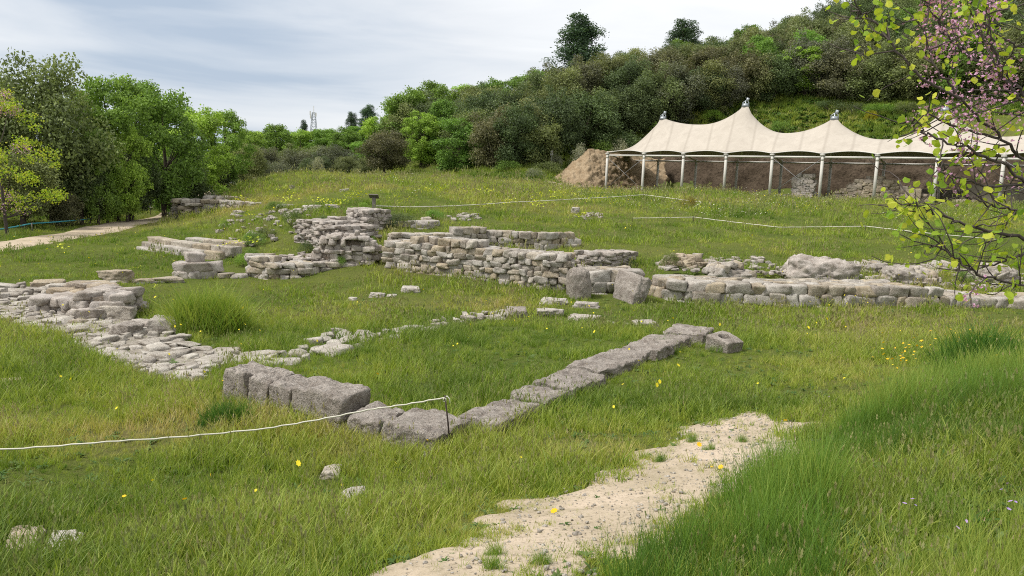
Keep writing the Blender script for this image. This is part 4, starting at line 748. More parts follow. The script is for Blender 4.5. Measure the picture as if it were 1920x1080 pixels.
def crown(name, seed, kind, n, size):
    rr = np.random.default_rng(seed); C = []; Rc = []
    if kind == 'round':                    # to the ground, dense
        lob = rr.normal(size=(3, 3)); lob /= np.linalg.norm(lob, axis=1)[:, None]
        for i in range(78):
            d = rr.normal(size=3); d /= np.linalg.norm(d); q = rr.uniform(.4, .95)*(1+.28*max(0, (lob@d).max()-.45)-.12); C.append([d[0]*3.4*q, d[1]*3.4*q, 4.1+d[2]*3.9*q]); Rc.append(rr.uniform(.4, 1.12))
    elif kind == 'open':                   # taller, clumps in tiers, gaps between
        for i in range(85):
            a = rr.uniform(0, 6.28); z = rr.uniform(1.3, 9.3); R_ = 3.4*math.sin(max(.12, min(1, (z-.8)/9))*math.pi)**.55; q = rr.uniform(.35, 1); C.append([math.cos(a)*R_*q, math.sin(a)*R_*q, z]); Rc.append(rr.uniform(.35, .95))
    elif kind == 'pine':
        for i in range(190):
            z = 1.+9.4*rr.random(); a = rr.uniform(0, 6.28); R_ = (2.9*(1-(z-.8)/10.2)**.7+.15)*rr.uniform(.7, 1.1); q = rr.uniform(.2, 1); C.append([math.cos(a)*R_*q, math.sin(a)*R_*q, z+1.0*q]); Rc.append(rr.uniform(.3, .62))
    elif kind == 'shrub':
        for i in range(22):
            d = rr.normal(size=3); d /= np.linalg.norm(d); C.append([d[0]*1.5, d[1]*1.3, .75+abs(d[2])*1.3]); Rc.append(rr.uniform(.4, .8))
    C = np.array(C); Rc = np.array(Rc); sq = {'open': .75, 'pine': 1.15}.get(kind, .85); V, Fq, k = leaves(rr, C, Rc, n, size, sq); tone = rr.uniform(.25, .75, len(C)); var = np.clip(tone[k]+rr.normal(size=n)*.24, 0, 1)
    return mk(name, V, Fq, False, {'var': np.repeat(var, 4)}), C, Rc
def trunk_mesh(name, C, Rc, kind, seed):
    rr = random.Random(seed); mb = MB(); top = C[:, 2].max(); k = 8
    bend = [(rr.uniform(-.3, .3), rr.uniform(-.3, .3)) for _ in range(4)]; P = [np.array([0, 0, -.5]), np.array([bend[0][0]*.4, bend[0][1]*.4, top*.2]), np.array([bend[1][0], bend[1][1], top*.45]), np.array([bend[2][0]*1.3, bend[2][1]*1.3, top*.7]), np.array([bend[2][0]*1.4, bend[2][1]*1.4, top*.92])]
    r0 = {'round': .22, 'open': .2, 'pine': .22, 'shrub': .06}[kind]; mb.tube(P, [r0*1.25, r0, r0*.75, r0*.45, r0*.15], k, cap=False)
    idx = rr.sample(range(len(C)), min(12, len(C)))
    for i in idx:
        c = C[i]; f = min(.85, max(.12, (c[2]-1.)/top*.8)); b = np.array([np.interp(f, [0, .2, .45, .7, .92], [p[j] for p in P]) for j in range(3)]); b[2] = f*top; m_ = (b+c)/2+np.array([0, 0, -.15]); mb.tube([b, m_, c], [r0*.4, r0*.25, r0*.08], 5, cap=False)
    V = np.concatenate(mb.V); return mk(name, V, np.concatenate(mb.F), True, {'var': np.concatenate(mb.A)})
PROTO = {}
for kd, cnt, n, sz in (('round', 5, 20000, .10), ('open', 4, 15000, .12), ('pine', 3, 22000, .085), ('shrub', 3, 3200, .06)):
    for q in range(cnt):
        cm, C, Rc = crown('crown', 40+q*7+len(kd)*100, kd, n, sz); tm = trunk_mesh('trunk', C, Rc, kd, q+5); cm.materials.append(M['foliage']); tm.materials.append(M['bark']); PROTO.setdefault(kd, []).append((cm, tm))
def tree(name, kind, x, y, h, wd, col, label, cat, group=None, q=None, sink=.1):
    """h total height, wd crown width"""
    cm, tm = PROTO[kind][rnd.randrange(len(PROTO[kind])) if q is None else q % len(PROTO[kind])]; H0 = {'round': 8.6, 'open': 10.0, 'pine': 11.4, 'shrub': 2.6}[kind]; W0 = {'round': 8.2, 'open': 8.0, 'pine': 6.4, 'shrub': 3.8}[kind]
    r = empty(name, (x, y, h1(x, y)-sink), rnd.uniform(0, 6.28)); r.scale = (wd/W0, wd/W0, h/H0); tag(r, label, cat, group)
    c = bpy.data.objects.new('crown', cm); COL.objects.link(c); c.parent = r; j = rnd.uniform(.88, 1.14); c.color = (*[v*j*rnd.uniform(.95, 1.05) for v in col], 1)
    t_ = bpy.data.objects.new('trunk', tm); COL.objects.link(t_); t_.parent = r; return r
OAK = (.12, .165, .068); OAK2 = (.19, .225, .09); OAK3 = (.17, .17, .092); GRN = (.17, .28, .055); BRT = (.26, .40, .065); PINE = (.075, .125, .07); OLIVE = (.15, .165, .105)
def tpx(kind, px, py_top, Y, wpx, col, label, name='tree', cat='tree', group=None, q=None, zb=None, minh=2.):
    p = PY(px, py_top+60, Y); x = p[0]; s = Y/F; z0 = h1(x, Y); zt_ = ztop(px, py_top, x, Y); return tree(name, kind, x, Y, max(zt_-z0+.1, minh), wpx*s, col, label, cat, group, q)
# the wood on the left
LT = [('round', -70, 88, 36, 240, OAK2, 'holm oak cut by the left picture edge, behind the flowering redbud'), ('round', 90, 72, 38, 260, OAK2, 'tallest grey green holm oak at the left edge of the picture'), ('round', 20, 110, 44, 190, OAK2, 'holm oak behind the left redbud'), ('open', 215, 138, 42, 190, GRN, 'fresh green tree right beside the tallest holm oak'),
      ('open', 305, 152, 45, 170, GRN, 'fresh green tree in the middle of the left wood, with an airy top'), ('open', 375, 192, 50, 150, BRT, 'brighter green tree near the right end of the left wood'), ('open', 425, 205, 56, 110, GRN, 'last tall tree at the right end of the left wood'),
      ('round', 150, 250, 38.5, 130, OAK, 'dark shrubby oak under the fresh green trees on the left'), ('round', 245, 262, 43, 140, OAK, 'dark oak filling the middle of the left wood edge'), ('round', 335, 270, 48, 140, OAK, 'dark oak above the road bend'), ('round', 410, 275, 56, 100, OAK, 'dark oak where the left wood meets the mound'),
      ('round', 40, 260, 35, 170, OAK2, 'brownish green oak low behind the left redbud'), ('open', 200, 300, 40, 90, BRT, 'bright young tree at the foot of the left wood'), ('open', 310, 322, 47, 80, GRN, 'small round green tree above the roadside cord'), ('open', 235, 225, 41, 110, BRT, 'pale green tree standing forward in the left wood'),
      ('round', 465, 262, 64, 90, OAK2, 'dark tree behind the van'), ('open', 330, 190, 52, 130, GRN, 'green tree filling the skyline of the left wood'), ('open', 130, 150, 50, 160, GRN, 'green tree hidden behind the tallest holm oak'), ('open', 265, 150, 52, 150, GRN, 'green tree behind the airy one in the left wood'), ('open', 180, 240, 39, 100, GRN, 'green tree hanging over the blue cord'),
      ('round', 110, 330, 37, 110, OAK3, 'brown bare twigged bush low in the left wood')]
for a in LT: tpx(*a, group='trees of the left wood')
# middle distance
MT = [('open', 470, 240, 95, 80, BRT, 'bright tree at the left of the far treeline'), ('open', 515, 232, 100, 90, GRN, 'green tree with a small raised top in the far treeline'), ('open', 560, 238, 105, 90, BRT, 'bright green tree left of the lattice mast'), ('open', 610, 240, 105, 90, GRN, 'green tree right below the lattice mast'),
      ('pine', 570, 226, 140, 34, PINE, 'small dark pine top just left of the lattice mast'), ('open', 650, 236, 100, 80, GRN, 'green tree right of the lattice mast'), ('round', 505, 268, 76, 90, OLIVE, 'grey green bushy tree above the van'), ('round', 560, 275, 72, 110, OLIVE, 'wide grey olive toned bush left of centre on the mound edge'),
      ('round', 625, 262, 74, 110, OLIVE, 'tallest grey olive toned bush on the mound edge'), ('round', 595, 282, 69, 80, OAK, 'dark round bush between the olive toned ones'), ('round', 650, 288, 69, 70, OAK2, 'brownish bush at the right of the olive toned ones'), ('shrub', 520, 308, 66, 60, OLIVE, 'low pale bush at the mound edge near the van'), ('shrub', 595, 316, 66, 30, (.3, .3, .22), 'whitish flowering bush low on the mound edge'),
      ('round', 500, 290, 68, 60, OAK, 'small dark oak just right of the van'), ('round', 455, 285, 66, 60, OAK, 'small dark oak just left of the van'), ('pine', 690, 198, 135, 76, PINE, 'hazy pine on the far skyline, the right one of two'), ('pine', 660, 210, 135, 50, PINE, 'hazy pine on the far skyline, the left one of two'),
      ('open', 445, 238, 112, 110, GRN, 'green tree of the rear row left of the far treeline'), ('open', 490, 243, 118, 110, BRT, 'bright tree of the rear row behind the van'), ('open', 540, 240, 122, 110, GRN, 'green tree of the rear row behind the grey bushes'), ('open', 590, 246, 124, 110, BRT, 'bright tree of the rear row under the lattice mast'), ('open', 635, 242, 122, 110, GRN, 'green tree of the rear row right of the mast'), ('open', 680, 236, 118, 110, GRN, 'green tree of the rear row below the hazy pines'), ('round', 540, 262, 88, 110, OAK2, 'olive green tree behind the wide grey bush'), ('round', 600, 262, 90, 110, OAK2, 'olive green tree behind the tallest grey bush'), ('open', 712, 215, 95, 100, BRT, 'bright green tree where the hill wood begins'), ('round', 720, 232, 80, 120, OAK3, 'reddish brown holm oak at the left foot of the hill'), ('open', 680, 262, 90, 90, GRN, 'green tree behind the reddish oak'), ('round', 670, 285, 76, 60, OAK2, 'small oak left of the reddish oak'),
      ('open', 765, 158, 92, 120, GRN, 'tall fresh green tree breaking the hill skyline'), ('open', 815, 152, 95, 120, GRN, 'second tall fresh green tree on the left of the hill'), ('open', 865, 158, 98, 110, BRT, 'bright green tree on the lower hill skyline'), ('open', 790, 205, 84, 100, BRT, 'bright tree in front on the left of the hill'), ('open', 925, 152, 103, 100, GRN, 'green tree right of the bright one on the lower skyline')]
for a in MT: tpx(*a, group='trees across the middle distance')
# landmark trees of the hill
HT = [('pine', 1087, 30, 112, 185, PINE, 'tall lone pine standing above the hill skyline'), ('pine', 1283, 36, 118, 130, PINE, 'smaller pine above the skyline right of the tall lone pine'), ('open', 1512, 78, 87, 130, BRT, 'bright lime green tree on the bank behind the canopy'), ('open', 1372, 85, 112, 50, BRT, 'small bright green crown among dark oaks high on the hill'),
      ('open', 1400, 108, 108, 40, BRT, 'bright green sapling beside the small bright crown'), ('round', 1600, 100, 87, 110, OAK3, 'brownish oak right of the lime green tree'), ('round', 1690, 110, 85, 110, OAK3, 'dark leaning oak behind the fourth canopy peak'), ('round', 1440, 120, 94, 110, OAK2, 'dark oak left of the lime green tree'),
      ('open', 1180, 160, 92, 50, BRT, 'small yellow green tree among the dark oaks above the bank'), ('open', 1345, 188, 88, 50, GRN, 'low green tree between the first two canopy peaks')]
for a in HT: tpx(*a, group='single trees standing out on the hill')
# dense oak wood of the hillside
def hill_wood():
    pts = []; rr = random.Random(12); Yr = 72.; FX = [720, 860, 938, 1018, 1077, 1128, 1201, 1274, 1420, 1492, 1600, 1700, 1800, 1920, 2150]; FY = []
    for a, b in zip(FX, [318, 316, 311, 289, 266, 232, 213, 206, 204, 192, 192, 190, 188, 186, 180]): FY.append(min(G(a, b, 60)[1]+(-1.5 if a < 1300 else 1.6 if a < 1500 else .2), 93))
    print('foot', [round(float(v)) for v in FY]); SX = [700, 760, 830, 960, 1030, 1060, 1180, 1300, 1400, 1500, 1600, 1800, 2150]; SY = [213, 168, 155, 136, 104, 94, 80, 62, 36, -4, -45, -100, -130]
    while Yr < 150:
        st = 4.7+(Yr-76)*.03; x = -14.
        while x < 105:
            xx = x+rr.uniform(-1.4, 1.4); yy = Yr+rr.uniform(-1.3, 1.3); x += st
            px = 960+F*xx/yy
            if px < 715 or px > 2150: continue
            foot = np.interp(px, FX, FY)
            back = np.interp(px, [700, 800, 960, 1060, 1200, 1400, 1700, 1920, 2150], [95, 100, 112, 117, 124, 134, 131, 127, 115])
            if yy < foot or yy > back: continue
            pts.append((xx, yy, px, yy-foot))
        Yr += 3.6 if Yr < 96 else 4.6
    for px in range(870, 2110, 44): Yf = np.interp(px, FX, FY)+rr.uniform(-.6, .8); pts.append((PY(px+rr.uniform(-10, 10), 300, Yf)[0], Yf, px, 1.))
    for x, y, px, dfoot in pts:
        r = rr.random(); h = rr.uniform(6.6, 9.6)*(.85 if dfoot < 5 else 1); back = np.interp(px, [700, 800, 960, 1060, 1200, 1400, 1700, 1920, 2150], [95, 100, 112, 117, 124, 134, 131, 127, 115]); lim = ztop(px, np.interp(px, SX, SY), x, y)-h1(x, y)+.9
        h = min(h, lim*rr.uniform(.9, 1.02))
        if back-y < 7: h = max(h, min(lim*rr.uniform(.9, 1.04), 15))
        h = max(h, 3.); lk = 'open' if r > .9 else 'round'
        col = OAK if r < .34 else OAK2 if r < .62 else OAK3 if r < .82 else OLIVE if r < .9 else GRN
        if px < 900 and r > .55: col = GRN; lk = 'open'
        nm = {OAK: ('dark green', 0), OAK2: ('olive green', 1), OAK3: ('brownish green', 2), OLIVE: ('grey green', 3), GRN: ('fresh green', 4)}[col][0]
        tree('tree', lk, x, y, h, rr.uniform(6.0, 8.8), col, nm+(' leafy tree' if lk == 'open' else ' holm oak')+' in the dense wood on the hillside', 'tree', nm+' trees of the hillside wood', sink=.9)
    print('hill trees', len(pts))
hill_wood()
# bushes: on the banks, among the ruins
SH = [(1085, 270, 74, 40, (.32, .33, .24), 'white flowered bush on the top edge of the rock face'), (1000, 322, 68, 40, (.22, .24, .15), 'pale bush low on the slope left of the rock face'), (1125, 262, 78, 60, GRN, 'green bush on the bank left of the canopy'), (1180, 245, 80, 80, OAK, 'dark green bush above the first canopy bay'), (1160, 262, 77, 40, (.3, .31, .22), 'whitish bush over the left end of the canopy'),
      (1235, 225, 82, 50, GRN, 'green bush behind the slope of the first peak'), (1330, 208, 84, 46, BRT, 'bright green bush between the first and second peak'), (1590, 215, 80, 70, OAK, 'dark leafy bush behind the third peak'), (1640, 222, 78, 80, GRN, 'green leafy bush right of the third peak'), (1550, 205, 82, 60, OAK, 'leafy bush left behind the third peak'), (1690, 225, 77, 60, OAK2, 'leafy bush left of the fourth peak'), (1460, 225, 80, 46, GRN, 'grassy bush right of the second peak'), (1625, 240, 77, 26, (.5, .42, .03), 'yellow flowering broom behind the canopy'),
      (1020, 300, 72, 60, OAK2, 'low oak scrub at the slope foot'), (950, 305, 72, 60, GRN, 'green scrub at the slope foot left'), (1040, 292, 74, 30, (.3, .31, .22), 'small whitish bush under the marker post')]
for px, pt_, Y, wpx, col, lb in SH: tpx('shrub', px, pt_, Y, wpx, col, lb, 'bush', 'bush', 'bushes on the slopes round the canopy', minh=1.2)
BS = [(752, 424, 396, 60, OAK, 'dark bramble beside the square rubble pier'), (728, 428, 402, 30, OAK, 'dark bramble hugging the right side of the square pier'), (815, 412, 390, 44, GRN, 'green bramble on the mound behind the long stones'), (548, 425, 388, 40, (.13, .2, .05), 'green bush in the middle of the weedy bank'), (520, 396, 374, 46, (.16, .25, .05), 'yellow green bush on the mound crest below the broken line'), (420, 432, 408, 22, BRT, 'small bright bush on the left weedy bank'),
      (478, 462, 430, 50, GRN, 'green bush beside the uppermost step'), (455, 500, 470, 34, BRT, 'bright green bush before the curved wall end'), (572, 478, 448, 34, OAK, 'dark bush in the corner of the curved wall'), (638, 498, 474, 34, GRN, 'green bush in front of the rubble end'), (532, 512, 488, 26, GRN, 'dark green weed clump at the curved wall foot'), (700, 470, 440, 20, GRN, 'fern like bush in the cleft of the masonry'), (500, 446, 424, 50, (.12, .15, .06), 'brownish green bush on the weedy bank'), (605, 428, 400, 36, OAK, 'ivy like bush left of the square rubble pier'),
      (470, 490, 462, 40, GRN, 'leafy bush between the steps and the curved wall'), (1180, 500, 476, 26, GRN, 'bush on the right side of the squat pier'), (1255, 502, 468, 40, (.17, .2, .07), 'dry green bush beside the squat pier'), (660, 404, 384, 30, BRT, 'bright bush left behind the square rubble pier'), (1810, 530, 505, 40, GRN, 'bush between the last masonry humps'), (1600, 524, 508, 26, GRN, 'low bush between the two biggest masonry masses'), (1290, 392, 366, 34, (.25, .22, .05), 'yellowish bush under the bend of the far cord'), (680, 392, 376, 24, BRT, 'small bush left of the lectern sign')]
for k, (px, pb, pt_, wpx, col, lb) in enumerate(BS):
    g = G(px, pb); zt_ = ztop(px, pt_, g[0], g[1]); tree('bush', 'shrub', g[0], g[1], max(zt_-g[2], .3), wpx*depth(g)/F, col, lb, 'bush', 'bushes growing among the ruins', sink=.05)

# ------------------------------------------------------------------ redbuds
def disc_leaves(rr, P, size, mb, droop=.6):
    n = len(P); k = 7; ang = np.linspace(0, 2*math.pi, k, endpoint=False); nrm = rr.normal(size=(n, 3))*.8+[0, -.25, .5]; nrm /= np.linalg.norm(nrm, axis=1)[:, None]; a = np.cross(nrm, rr.normal(size=(n, 3))); a /= np.linalg.norm(a, axis=1)[:, None]; b = np.cross(nrm, a)
    s = size*rr.uniform(.55, 1.2, n); rad = np.array([.62, 1.05, 1.0, .95, .95, 1.0, 1.05]); V = P[:, None]+s[:, None, None]*(rad[None, :, None]*(np.cos(ang)[None, :, None]*a[:, None]+np.sin(ang)[None, :, None]*b[:, None])+.18*(np.sin(ang)**2)[None, :, None]*nrm[:, None])
    V = V.reshape(-1, 3); base = (np.arange(n)*k)[:, None]; Fq = [tuple(int(x) for x in r) for r in base+np.arange(k)[None]]; return V, Fq, np.repeat(rr.random(n), k)
def redbud_near():
    rr = np.random.default_rng(3); r_ = random.Random(3); root = empty('redbud_tree', (0, 0, 0)); tag(root, 'redbud tree with round yellow green leaves and pink blossom reaching in from the right', 'tree')
    base = PY(2110, 400, 4.6); gx, gy = base[0], 4.6; z0 = h1(gx, gy); fork = np.array([gx-.12, gy, z0+.55])
    mbt = MB(); mbt.tube([(gx, gy, z0-.2), (gx-.05, gy, z0+.3), fork], [.10, .085, .08], 10, cap=False)
    Br = [[(2040, 330, 4.5), (1960, 335, 4.4), (1880, 262, 4.3), (1800, 185, 4.2), (1745, 110, 4.2), (1720, 20, 4.2)], [(2030, 380, 4.3), (1930, 345, 4.1), (1850, 290, 4.0), (1770, 262, 3.9), (1712, 240, 3.9)], [(2030, 440, 4.2), (1960, 455, 4.), (1880, 440, 3.9), (1800, 418, 3.8), (1742, 395, 3.8), (1705, 372, 3.8)],
          [(2040, 520, 4.1), (1960, 540, 3.9), (1890, 530, 3.8), (1830, 512, 3.7), (1780, 480, 3.7), (1745, 455, 3.7)], [(2040, 250, 4.6), (1950, 210, 4.5), (1880, 130, 4.5), (1830, 50, 4.5), (1800, -60, 4.5)], [(2040, 300, 4.), (1965, 240, 3.9), (1905, 180, 3.8), (1865, 110, 3.8), (1850, 20, 3.7)], [(2050, 200, 4.8), (1990, 100, 4.8), (1940, 0, 4.8), (1900, -80, 4.8)],
          [(1800, 185, 4.2), (1730, 150, 4.1), (1680, 95, 4.1), (1640, 40, 4.1), (1600, 20, 4.1)], [(1880, 262, 4.3), (1800, 240, 4.3), (1740, 215, 4.3), (1690, 230, 4.2)], [(1930, 345, 4.1), (1850, 350, 4.0), (1790, 330, 4.0), (1755, 300, 4.)], [(1960, 455, 4.), (1900, 485, 3.9), (1850, 498, 3.9), (1790, 500, 3.8)], [(2000, 400, 4.), (1920, 395, 3.9), (1850, 385, 3.9), (1800, 365, 3.9)],
          [(1880, 130, 4.5), (1820, 110, 4.4), (1770, 60, 4.4), (1740, 10, 4.3), (1700, -30, 4.3)], [(1990, 100, 4.8), (1920, 90, 4.7), (1860, 70, 4.7), (1780, -10, 4.6)]]
    twigs = []; mains = []
    for bi, br in enumerate(Br):
        P = [np.array(PY(*q)) for q in br]
        if bi in (0, 1, 2, 3, 4, 5, 10): P = [fork+rr.normal(size=3)*.02]+P
        S = np.linspace(0, len(P)-1, len(P)*7); Q = np.stack([np.interp(S, range(len(P)), [p[j] for p in P]) for j in range(3)], 1)
        Q = (np.vstack([Q[:1], Q[:-1]])+Q+np.vstack([Q[1:], Q[-1:]]))/3; Q += .012*rr.normal(size=Q.shape)*np.linspace(0, 1, len(Q))[:, None]; r0 = .012 if bi in (0, 1, 2, 4, 5) else .0075; R_ = np.linspace(r0, .0035, len(Q)); mbt.tube(Q, R_, 6, cap=False); mains.append(Q)
        for i in range(9, len(Q), 2):
            if r_.random() < .15: continue
            for _ in range(1 if r_.random() < .8 else 2):
                d = Q[min(i+1, len(Q)-1)]-Q[i-1]; d /= np.linalg.norm(d)+1e-9; d = d+rr.normal(size=3)*.75; d /= np.linalg.norm(d); ln = r_.uniform(.12, .42); n = 5; T = [Q[i]]
                for k in range(n): d = d+rr.normal(size=3)*.22+[0, 0, .03]; d /= np.linalg.norm(d); T.append(T[-1]+d*ln/n)
                mbt.tube(T, np.linspace(.004, .0015, n+1), 4, cap=False); twigs.append(np.array(T))
                if r_.random() < .5:
                    T2 = [T[2]]; d2 = d+rr.normal(size=3)*.6
                    for k in range(3): d2 /= np.linalg.norm(d2); T2.append(T2[-1]+d2*ln/6); d2 = d2+rr.normal(size=3)*.2
                    mbt.tube(T2, [.0025, .002, .0015, .001], 4, cap=False); twigs.append(np.array(T2))
    V = np.concatenate(mbt.V); link('trunk', mk('trunk', V, np.concatenate(mbt.F), True, {'var': np.concatenate(mbt.A)}), M['darkbark'], root)
    LP = []; FP = []
    for T in twigs:
        c = T[-1]; px, py = proj(c[None]); px, py = px[0], py[0]
        dens_ = 1.5 if (px > 1780 and py < 330) else .6 if py > 420 else .85; pink = math.exp(-((px-1800-(py-60)*.2)/85)**2)*(1 if py < 250 else .4 if py < 330 else .08)*.85
        if rr.random() < pink:
            for _ in range(r_.randint(14, 28)): k = rr.integers(0, len(T)); FP.append(T[k]+rr.normal(size=3)*.022)
            for _ in range(r_.randint(0, 3)): LP.append(T[-1]+rr.normal(size=3)*.03)
        else:
            for _ in range(int(r_.randint(3, 7)*dens_)): k = rr.integers(1, len(T)); LP.append(T[k]+rr.normal(size=3)*.028+[0, 0, -.01])
    V, Fq, va = disc_leaves(rr, np.array(LP), .020, None); link('leaves', mk('leaves', V, Fq, False, {'var': va}), M['redbud'], root)
    P = np.array(FP); n = len(P); V, Fq, k = leaves(rr, P, np.full(n, .006), n*2, .0085); link('blossom', mk('blossom', V, Fq, False, {'var': rr.random(len(V))}), M['bloom'], root)
    print('redbud', len(LP), len(FP))
redbud_near()
def redbud_far():
    g = PZ(15, 436, .1); x, y = g[0], g[1]; rr = np.random.default_rng(8); C = []; Rc = []; root = empty('redbud_tree', (x, y, h1(x, y))); tag(root, 'flowering redbud with yellow green leaves and pink blossom at the left picture edge', 'tree'); s = y/F; Ht = 262*s
    for i in range(46):
        a = rr.uniform(0, 6.28); z = rr.uniform(.12, 1)*Ht; R_ = 100*s*math.sin(min(1, z/Ht*.9+.12)*math.pi)**.5; q = rr.uniform(.2, 1); C.append([math.cos(a)*R_*q, math.sin(a)*R_*q, z]); Rc.append(rr.uniform(.2, .5))
    C = np.array(C); Rc = np.array(Rc); tm = trunk_mesh('trunk', C, Rc, 'shrub', 4); link('trunk', tm, M['darkbark'], root)
    V, Fq, k = leaves(rr, C, Rc, 4200, .05, .6); link('leaves', mk('leaves', V, Fq, False, {'var': np.repeat(rr.random(4200), 4)}), M['redbud'], root)
    V, Fq, k = leaves(rr, C[C[:, 0] < .3]+[0, 0, -.1], Rc[C[:, 0] < .3], 2200, .032, .6); link('blossom', mk('blossom', V, Fq, False, {'var': np.repeat(rr.random(2200), 4)}), M['bloom'], root)
redbud_far()
#SECTION5
# ------------------------------------------------------------------ grass, weeds and flowers (stuff)
def blade_mesh(name, seed, n, h, w_, spread, lean, mt, segs=3, seedhead=0):
    rr = np.random.default_rng(seed); V = []; Fq = []; hg = []
    for i in range(n):
        a = rr.uniform(0, 6.28); r = spread*math.sqrt(rr.random()); x, y = math.cos(a)*r, math.sin(a)*r; hh = h*rr.uniform(.55, 1.15); b = rr.uniform(0, 6.28); fa = rr.uniform(0, 6.28); dx, dy = math.cos(b), math.sin(b); ld = lean*rr.uniform(.2, 1.3)*hh; wx, wy = -math.sin(fa)*w_/2, math.cos(fa)*w_/2; s0 = len(V)
        for k in range(segs+1):
            f = k/segs; wf = (1-f**1.6)*rr.uniform(.85, 1.1); cx = x+dx*ld*f**1.8; cy_ = y+dy*ld*f**1.8; cz_ = hh*(f-.18*lean*f*f)
            if k < segs: V += [(cx-wx*wf, cy_-wy*wf, cz_), (cx+wx*wf, cy_+wy*wf, cz_)]; hg += [f, f]
            else: V.append((cx, cy_, cz_)); hg.append(1.)
        for k in range(segs-1): Fq.append((s0+2*k, s0+2*k+1, s0+2*k+3, s0+2*k+2))
        Fq.append((s0+2*segs-2, s0+2*segs-1, s0+2*segs))
        if seedhead:
            for q in range(3):
                z0 = hh*(1-.18*lean)-q*seedhead*.55; ww = w_*rr.uniform(1.6, 2.6); s1 = len(V); an = rr.uniform(0, 6.28); ux, uy = math.cos(an)*ww, math.sin(an)*ww; V += [(x+dx*ld-ux, y+dy*ld-uy, z0-seedhead*.4), (x+dx*ld, y+dy*ld, z0-seedhead), (x+dx*ld+ux, y+dy*ld+uy, z0-seedhead*.4), (x+dx*ld, y+dy*ld, z0+seedhead*.4)]; hg += [1]*4; Fq.append((s1, s1+1, s1+2, s1+3))
    me = mk(name, V, Fq, False, {'hgt': hg}); me.materials.append(M[mt]); return me
def weed_mesh(name, seed, n, L_, w_, mt):
    rr = np.random.default_rng(seed); V = []; Fq = []; hg = []
    for i in range(n):
        a = rr.uniform(0, 6.28); el = rr.uniform(.15, .9); l = L_*rr.uniform(.5, 1.1); d = np.array([math.cos(a), math.sin(a), 0]); sd_ = np.array([-d[1], d[0], 0])*w_; up_ = math.sin(el); s0 = len(V)
        for f, ww in ((0, .3), (.35, 1), (.7, .8)): c = d*l*f*math.cos(el)+np.array([0, 0, l*(f*up_-.4*f*f)+.01]); V += [tuple(c-sd_*ww), tuple(c+sd_*ww)]; hg += [f, f]
        c = d*l*math.cos(el)+np.array([0, 0, l*(up_-.45)+.01]); V.append(tuple(c)); hg.append(1); Fq += [(s0, s0+1, s0+3, s0+2), (s0+2, s0+3, s0+5, s0+4), (s0+4, s0+5, s0+6)]
    me = mk(name, V, Fq, False, {'hgt': hg}); me.materials.append(M[mt]); return me
def flower_mesh(name, seed, n, spread, h, r, mt, petals=7):
    rr = np.random.default_rng(seed); V = []; Fq = []; hg = []
    for i in range(n):
        x, y = rr.normal(size=2)*spread; hh = h*rr.uniform(.7, 1.15); tx, ty = rr.normal(size=2)*.35; s0 = len(V); R_ = r*rr.uniform(.7, 1.2); V.append((x, y, hh)); hg.append(0)
        for k in range(petals*2): a = math.pi*k/petals; q = R_*(1 if k % 2 else .72); V.append((x+q*math.cos(a), y+q*math.sin(a), hh+q*(tx*math.cos(a)+ty*math.sin(a))+.12*R_)); hg.append(1)
        Fq += [(s0, s0+1+k, s0+1+(k+1) % (petals*2)) for k in range(petals*2)]
    me = mk(name, V, Fq, False, {'hgt': hg}); me.materials.append(M[mt]); return me
def scatter(name, label, cat, x, y, z, sc, tint, meshes, wgt=None, tilt=.12, seed=0):
    rr = np.random.default_rng(seed+77); n = len(x); cl = bpy.data.collections.new('src_'+name)
    for i, me in enumerate(meshes): o = bpy.data.objects.new('src_%s_%02d' % (name, i), me); cl.objects.link(o)
    idx = rr.choice(len(meshes), n, p=wgt); rot = np.stack([rr.normal(size=n)*tilt, rr.normal(size=n)*tilt, rr.uniform(0, 6.28, n)], 1).astype(np.float32)
    me = bpy.data.meshes.new(name); me.vertices.add(n); me.vertices.foreach_set('co', np.stack([x, y, z], 1).astype(np.float32).ravel())
    a = me.attributes.new('scl', 'FLOAT', 'POINT'); a.data.foreach_set('value', np.asarray(sc, np.float32)); a = me.attributes.new('tint', 'FLOAT', 'POINT'); a.data.foreach_set('value', np.asarray(tint, np.float32))
    a = me.attributes.new('idx', 'INT', 'POINT'); a.data.foreach_set('value', idx.astype(np.int32)); a = me.attributes.new('rot', 'FLOAT_VECTOR', 'POINT'); a.data.foreach_set('vector', rot.ravel())
    o = link(name, me); tag(o, label, cat, kind='stuff')
    ng = bpy.data.node_groups.new(name, 'GeometryNodeTree'); ng.interface.new_socket('Geometry', in_out='INPUT', socket_type='NodeSocketGeometry'); ng.interface.new_socket('Geometry', in_out='OUTPUT', socket_type='NodeSocketGeometry')
    gi = ng.nodes.new('NodeGroupInput'); go = ng.nodes.new('NodeGroupOutput'); iop = ng.nodes.new('GeometryNodeInstanceOnPoints'); ci = ng.nodes.new('GeometryNodeCollectionInfo'); ci.inputs['Collection'].default_value = cl; ci.inputs['Separate Children'].default_value = True; ci.inputs['Reset Children'].default_value = True
    def na(nm, ty): q = ng.nodes.new('GeometryNodeInputNamedAttribute'); q.data_type = ty; q.inputs[0].default_value = nm; return next(s for s in q.outputs if s.enabled and s.name == 'Attribute')
    er = ng.nodes.new('FunctionNodeEulerToRotation'); l = ng.links.new; l(gi.outputs[0], iop.inputs['Points']); l(ci.outputs[0], iop.inputs['Instance']); iop.inputs['Pick Instance'].default_value = True; l(na('idx', 'INT'), iop.inputs['Instance Index']); l(na('rot', 'FLOAT_VECTOR'), er.inputs[0]); l(er.outputs[0], iop.inputs['Rotation']); l(na('scl', 'FLOAT'), iop.inputs['Scale']); l(iop.outputs[0], go.inputs[0])
    m_ = o.modifiers.new('scatter', 'NODES'); m_.node_group = ng; return o
